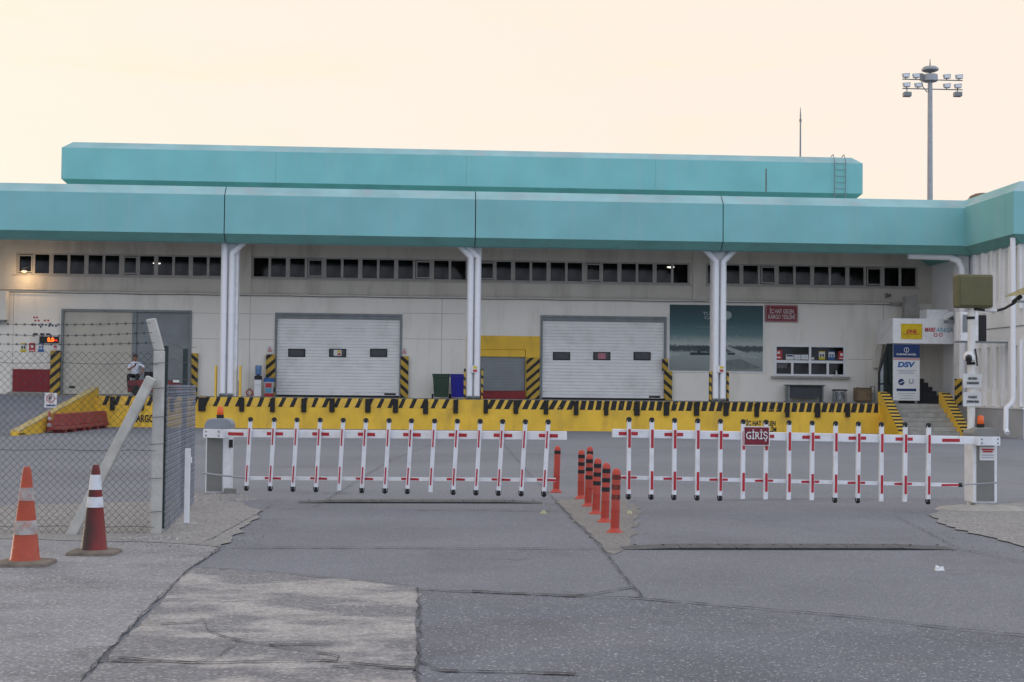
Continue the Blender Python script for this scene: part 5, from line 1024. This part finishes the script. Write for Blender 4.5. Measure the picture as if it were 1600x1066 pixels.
# red plastic barriers along the ramp wall
A_, B_ = onZ(86, 677), onZ(171, 668.5); B_.x = XR + .55; A_.x = max(A_.x, XR + .5); L_ = (B_ - A_).length; dv = (B_ - A_).normalized()
m_rb = mat('barrier_red', (.27, .035, .03), .6, .12, 3, dirt=(.32, .12, .10), dirt_amt=.6, dirt_scale=2)
for k in range(2):
    a, b = A_ + dv * (L_ * .5 * k + .03), A_ + dv * (L_ * .5 * (k + 1) - .03); t = thing('plastic_barrier', ('red plastic road barrier nearer the faded cone', 'red plastic road barrier nearer the dock face')[k], 'barrier', (a + b) / 2)
    sd_ = Vector((dv.y, -dv.x, 0)); mb = MB()
    for z0, z1, w0, w1, i0 in ((.10, .24, .24, .22, 0), (.241, .66, .19, .11, 0)):
        P_ = [a - sd_ * w0, a + sd_ * w0, b + sd_ * w0, b - sd_ * w0]; Q_ = [a - sd_ * w1, a + sd_ * w1, b + sd_ * w1, b - sd_ * w1]
        mb.hexa([p + Vector((0, 0, z0)) for p in P_] + [p + Vector((0, 0, z1)) for p in Q_])
    mb.build('body', m_rb, t, bevel=.03)
    for f in (.12, .5, .88): c = a.lerp(b, f); MB().bar(c + Vector((0, 0, .05)) - dv * .16, c + Vector((0, 0, .05)) + dv * .16, .42, .098).build('foot', m_rb, t)
# rubber speed bumps
m_bump = mat('bump_rubber', (.10, .10, .105), .9, .2, 6, .4, dirt=(.05, .05, .05), dirt_amt=.6, dirt_scale=5)
for (x0, x1, yb, w, lab) in ((466, 852, 787, .42, 'worn rubber speed bump across the left lane under barrier'), (975, 1497, 860, .42, 'long rubber speed bump across the right lane')):
    A_, B_ = onZ(x0, yb), onZ(x1, yb + .5); t = thing('speed_bump', lab, 'speed bump', (A_ + B_) / 2); d = B_ - A_; n_ = Vector((-d.y, d.x, 0)).normalized()
    for k in range(6):
        a, b = A_ + d * (k / 6) + d.normalized() * .004, A_ + d * ((k + 1) / 6) - d.normalized() * .004; mb = MB(); prof = [(0.02, .0), (.0, .022), (.10, .036), (.30, .036), (w, .01), (w, 0)]
        if k in (0, 5): pass
        i = 0; fa_, fb_ = (.15 if k == 0 else 1), (.15 if k == 5 else 1); mb.v = [a + n_ * u + Vector((0, 0, .004 + z * fa_)) for u, z in prof] + [b + n_ * u + Vector((0, 0, .004 + z * fb_)) for u, z in prof]
        for j in range(6): mb.face((j, (j + 1) % 6, 6 + (j + 1) % 6, 6 + j))
        mb.face(range(6)); mb.face(range(6, 12)); sg = mb.build('segment', m_bump, t)
    mb = MB()
    for k in range(12): c = A_ + d * ((k + .5) / 12) + n_ * .2; mb.lathe((c.x, c.y, .037), [(.018, 0), (.018, .006)], 8)
    mb.build('fixing_bolts', m_black, t)
c = onZ(1467, 892); t = tag(MB().hexa([c + Vector(v) for v in ((-.05, -.04, .0), (.05, -.02, .0), (.04, .06, .0), (-.03, .05, 0), (-.03, -.03, .03), (.04, 0, .045), (.03, .03, .03), (-.02, .03, .05))]).build('paper_scrap', m_signw, loc=c), 'crumpled white paper scrap lying on the right lane asphalt', 'litter')

# ================================================================== FENCE
G0 = onZ(243, 835); fY = G0.y; fx0 = onZ(-60, 834).x
fe = thing('chain_link_fence', 'chain link fence with concrete post and barbed wire at left', 'fence', (G0.x, fY, 0))
hs_ = onY(243, 548, fY).z
MB().box(G0.x - .052, G0.x + .06, fY - .05, fY + .065, 0, hs_).build('concrete_post', m_post, fe, bevel=.012)
at_ = onY(235, 497, fY)
MB().hexa([(G0.x - .05, fY - .048, hs_ + .002), (G0.x + .058, fY - .048, hs_ + .002), (G0.x + .058, fY + .063, hs_ + .002), (G0.x - .05, fY + .063, hs_ + .002), (at_.x - .045, fY - .05, at_.z - .02), (at_.x + .055, fY - .05, at_.z), (at_.x + .055, fY + .06, at_.z), (at_.x - .045, fY + .06, at_.z - .02)]).build('cranked_arm', m_post, fe, bevel=.012)
A_, B_ = onY(108, 836, fY - .16), onY(237, 590, fY - .16); A_.z = -.05; MB().bar(A_, B_, .11, .11, Vector((0, 1, 0))).build('brace_strut', m_post, fe, bevel=.012)
def mesh(A, B, h, p, r, mb):
    """woven diamonds p wide: neighbouring zigzag wires mirror each other and hook at their bends"""
    q = p / 2; d = B - A; n = int(d.length / q); d = d.normalized(); nz_ = int(h / q); o_ = Vector((d.y, -d.x, 0)) * r * .6
    for i in range(n):
        pts = [A + d * (q * (i + (k + i) % 2)) + Vector((0, 0, .02 + k * q)) + (o_ if (k + i) % 2 else -o_) for k in range(nz_ + 1)]
        mb.tube(pts, r, 3, False)
    return mb
ms = mesh(Vector((fx0, fY - .07, 0)), Vector((G0.x - .03, fY - .07, 0)), hs_ - .02, .08, .0030, MB()).build('chain_link_mesh', m_wire, fe); ms['kind'] = 'stuff'
for y_ in (568, 703, 822): 
    z = onY(120, y_, fY).z; MB().tube([(fx0 + k * (G0.x - fx0) / 8, fY - .075, z + .008 * math.sin(k * 2)) for k in range(9)], .0028, 5).build('tension_wire', m_wire, fe)
for y_, xa in ((505, 237), (520, 240), (536, 243)):
    z = onY(xa, y_, fY).z; z2 = onY(0, y_ + 1, fY).z; xa_ = onY(xa, y_, fY).x; mb = MB(); pts = [Vector((fx0 + (xa_ - fx0) * k / 12, fY - .065, z2 + (z - z2) * k / 12 - .05 * math.sin(math.pi * k / 12) * (.4 if y_ != 520 else .7))) for k in range(13)]
    mb.tube(pts, .0028, 5)
    for k in range(22):
        q = pts[int(k / 22 * 12)].lerp(pts[int(k / 22 * 12) + 1], (k / 22 * 12) % 1); mb.tube([q + Vector((-.01, 0, .016)), q + Vector((.012, .004, -.016))], .003, 4).tube([q + Vector((.012, .004, .015)), q + Vector((-.012, 0, -.014))], .003, 4)
    mb.build('barbed_wire', m_wire, fe)
for z in (.25, .62, 1.0, 1.3, 1.62, 1.9): MB().tube([(G0.x - .07, fY - .068, z), (G0.x + .08, fY - .068, z + .01), (G0.x + .085, fY + .085, z)], .003, 5).build('tie_wire', m_wire, fe)
G1 = onZ(303, 788); S0 = Vector((G0.x + .09, fY + .02, 0)); hm = onP(252, 603, S0, G1).z
fs = thing('side_fence', 'grey wire mesh fence running back from the concrete post', 'fence', (G1.x, G1.y, 0))
sm = MB(); mesh(S0, G1, hm, .07, .0021, sm); sm = sm.build('chain_link_mesh', m_wire2, fs); sm['kind'] = 'stuff'
m_gp = mat('green_post', (.02, .035, .035), .6, .2, 6)
for x, y_ in ((266.5, 540), (296.5, 545)):
    d = ray(x, 650); n2 = Vector((d.y, -d.x, 0)); u = (O0 - S0).dot(n2) / (G1 - S0).dot(n2); q = S0.lerp(G1, u); zt = onP(x, y_, S0, G1).z
    MB().box(q.x - .1, q.x - .04, q.y - .03, q.y + .03, 0, zt).build('post', m_gp, fs)
for dz in (.1, .35, .55): 
    MB().tube([(S0.x, S0.y, hm + dz * .9), (S0.lerp(G1, .5).x, S0.lerp(G1, .5).y, hm + dz * .85), (G1.x, G1.y, hm + dz)], .003, 5).build('strand_wire', m_wire, fs)
p = onZ(291.5, 820); t = thing('white_post', 'short white steel post with base plate beside fence', 'post', (p.x, p.y, 0)); h = onY(291, 701, p.y).z
MB().box(p.x - .03, p.x + .03, p.y - .03, p.y + .03, .02, h).build('tube', m_gate, t, bevel=.006); MB().box(p.x - .13, p.x + .13, p.y - .1, p.y + .1, .0, .02).build('base_plate', m_galv, t); MB().box(p.x + .03, p.x + .05, p.y - .03, p.y + .01, h - .17, h - .1).build('bracket', m_gate, t)
p = onZ(235, 845); mound(p, .55, .13, .05, 'rubble_heap', 'low heap of broken concrete at the fence post foot', m_dirt, 7.7)['category'] = 'rubble'
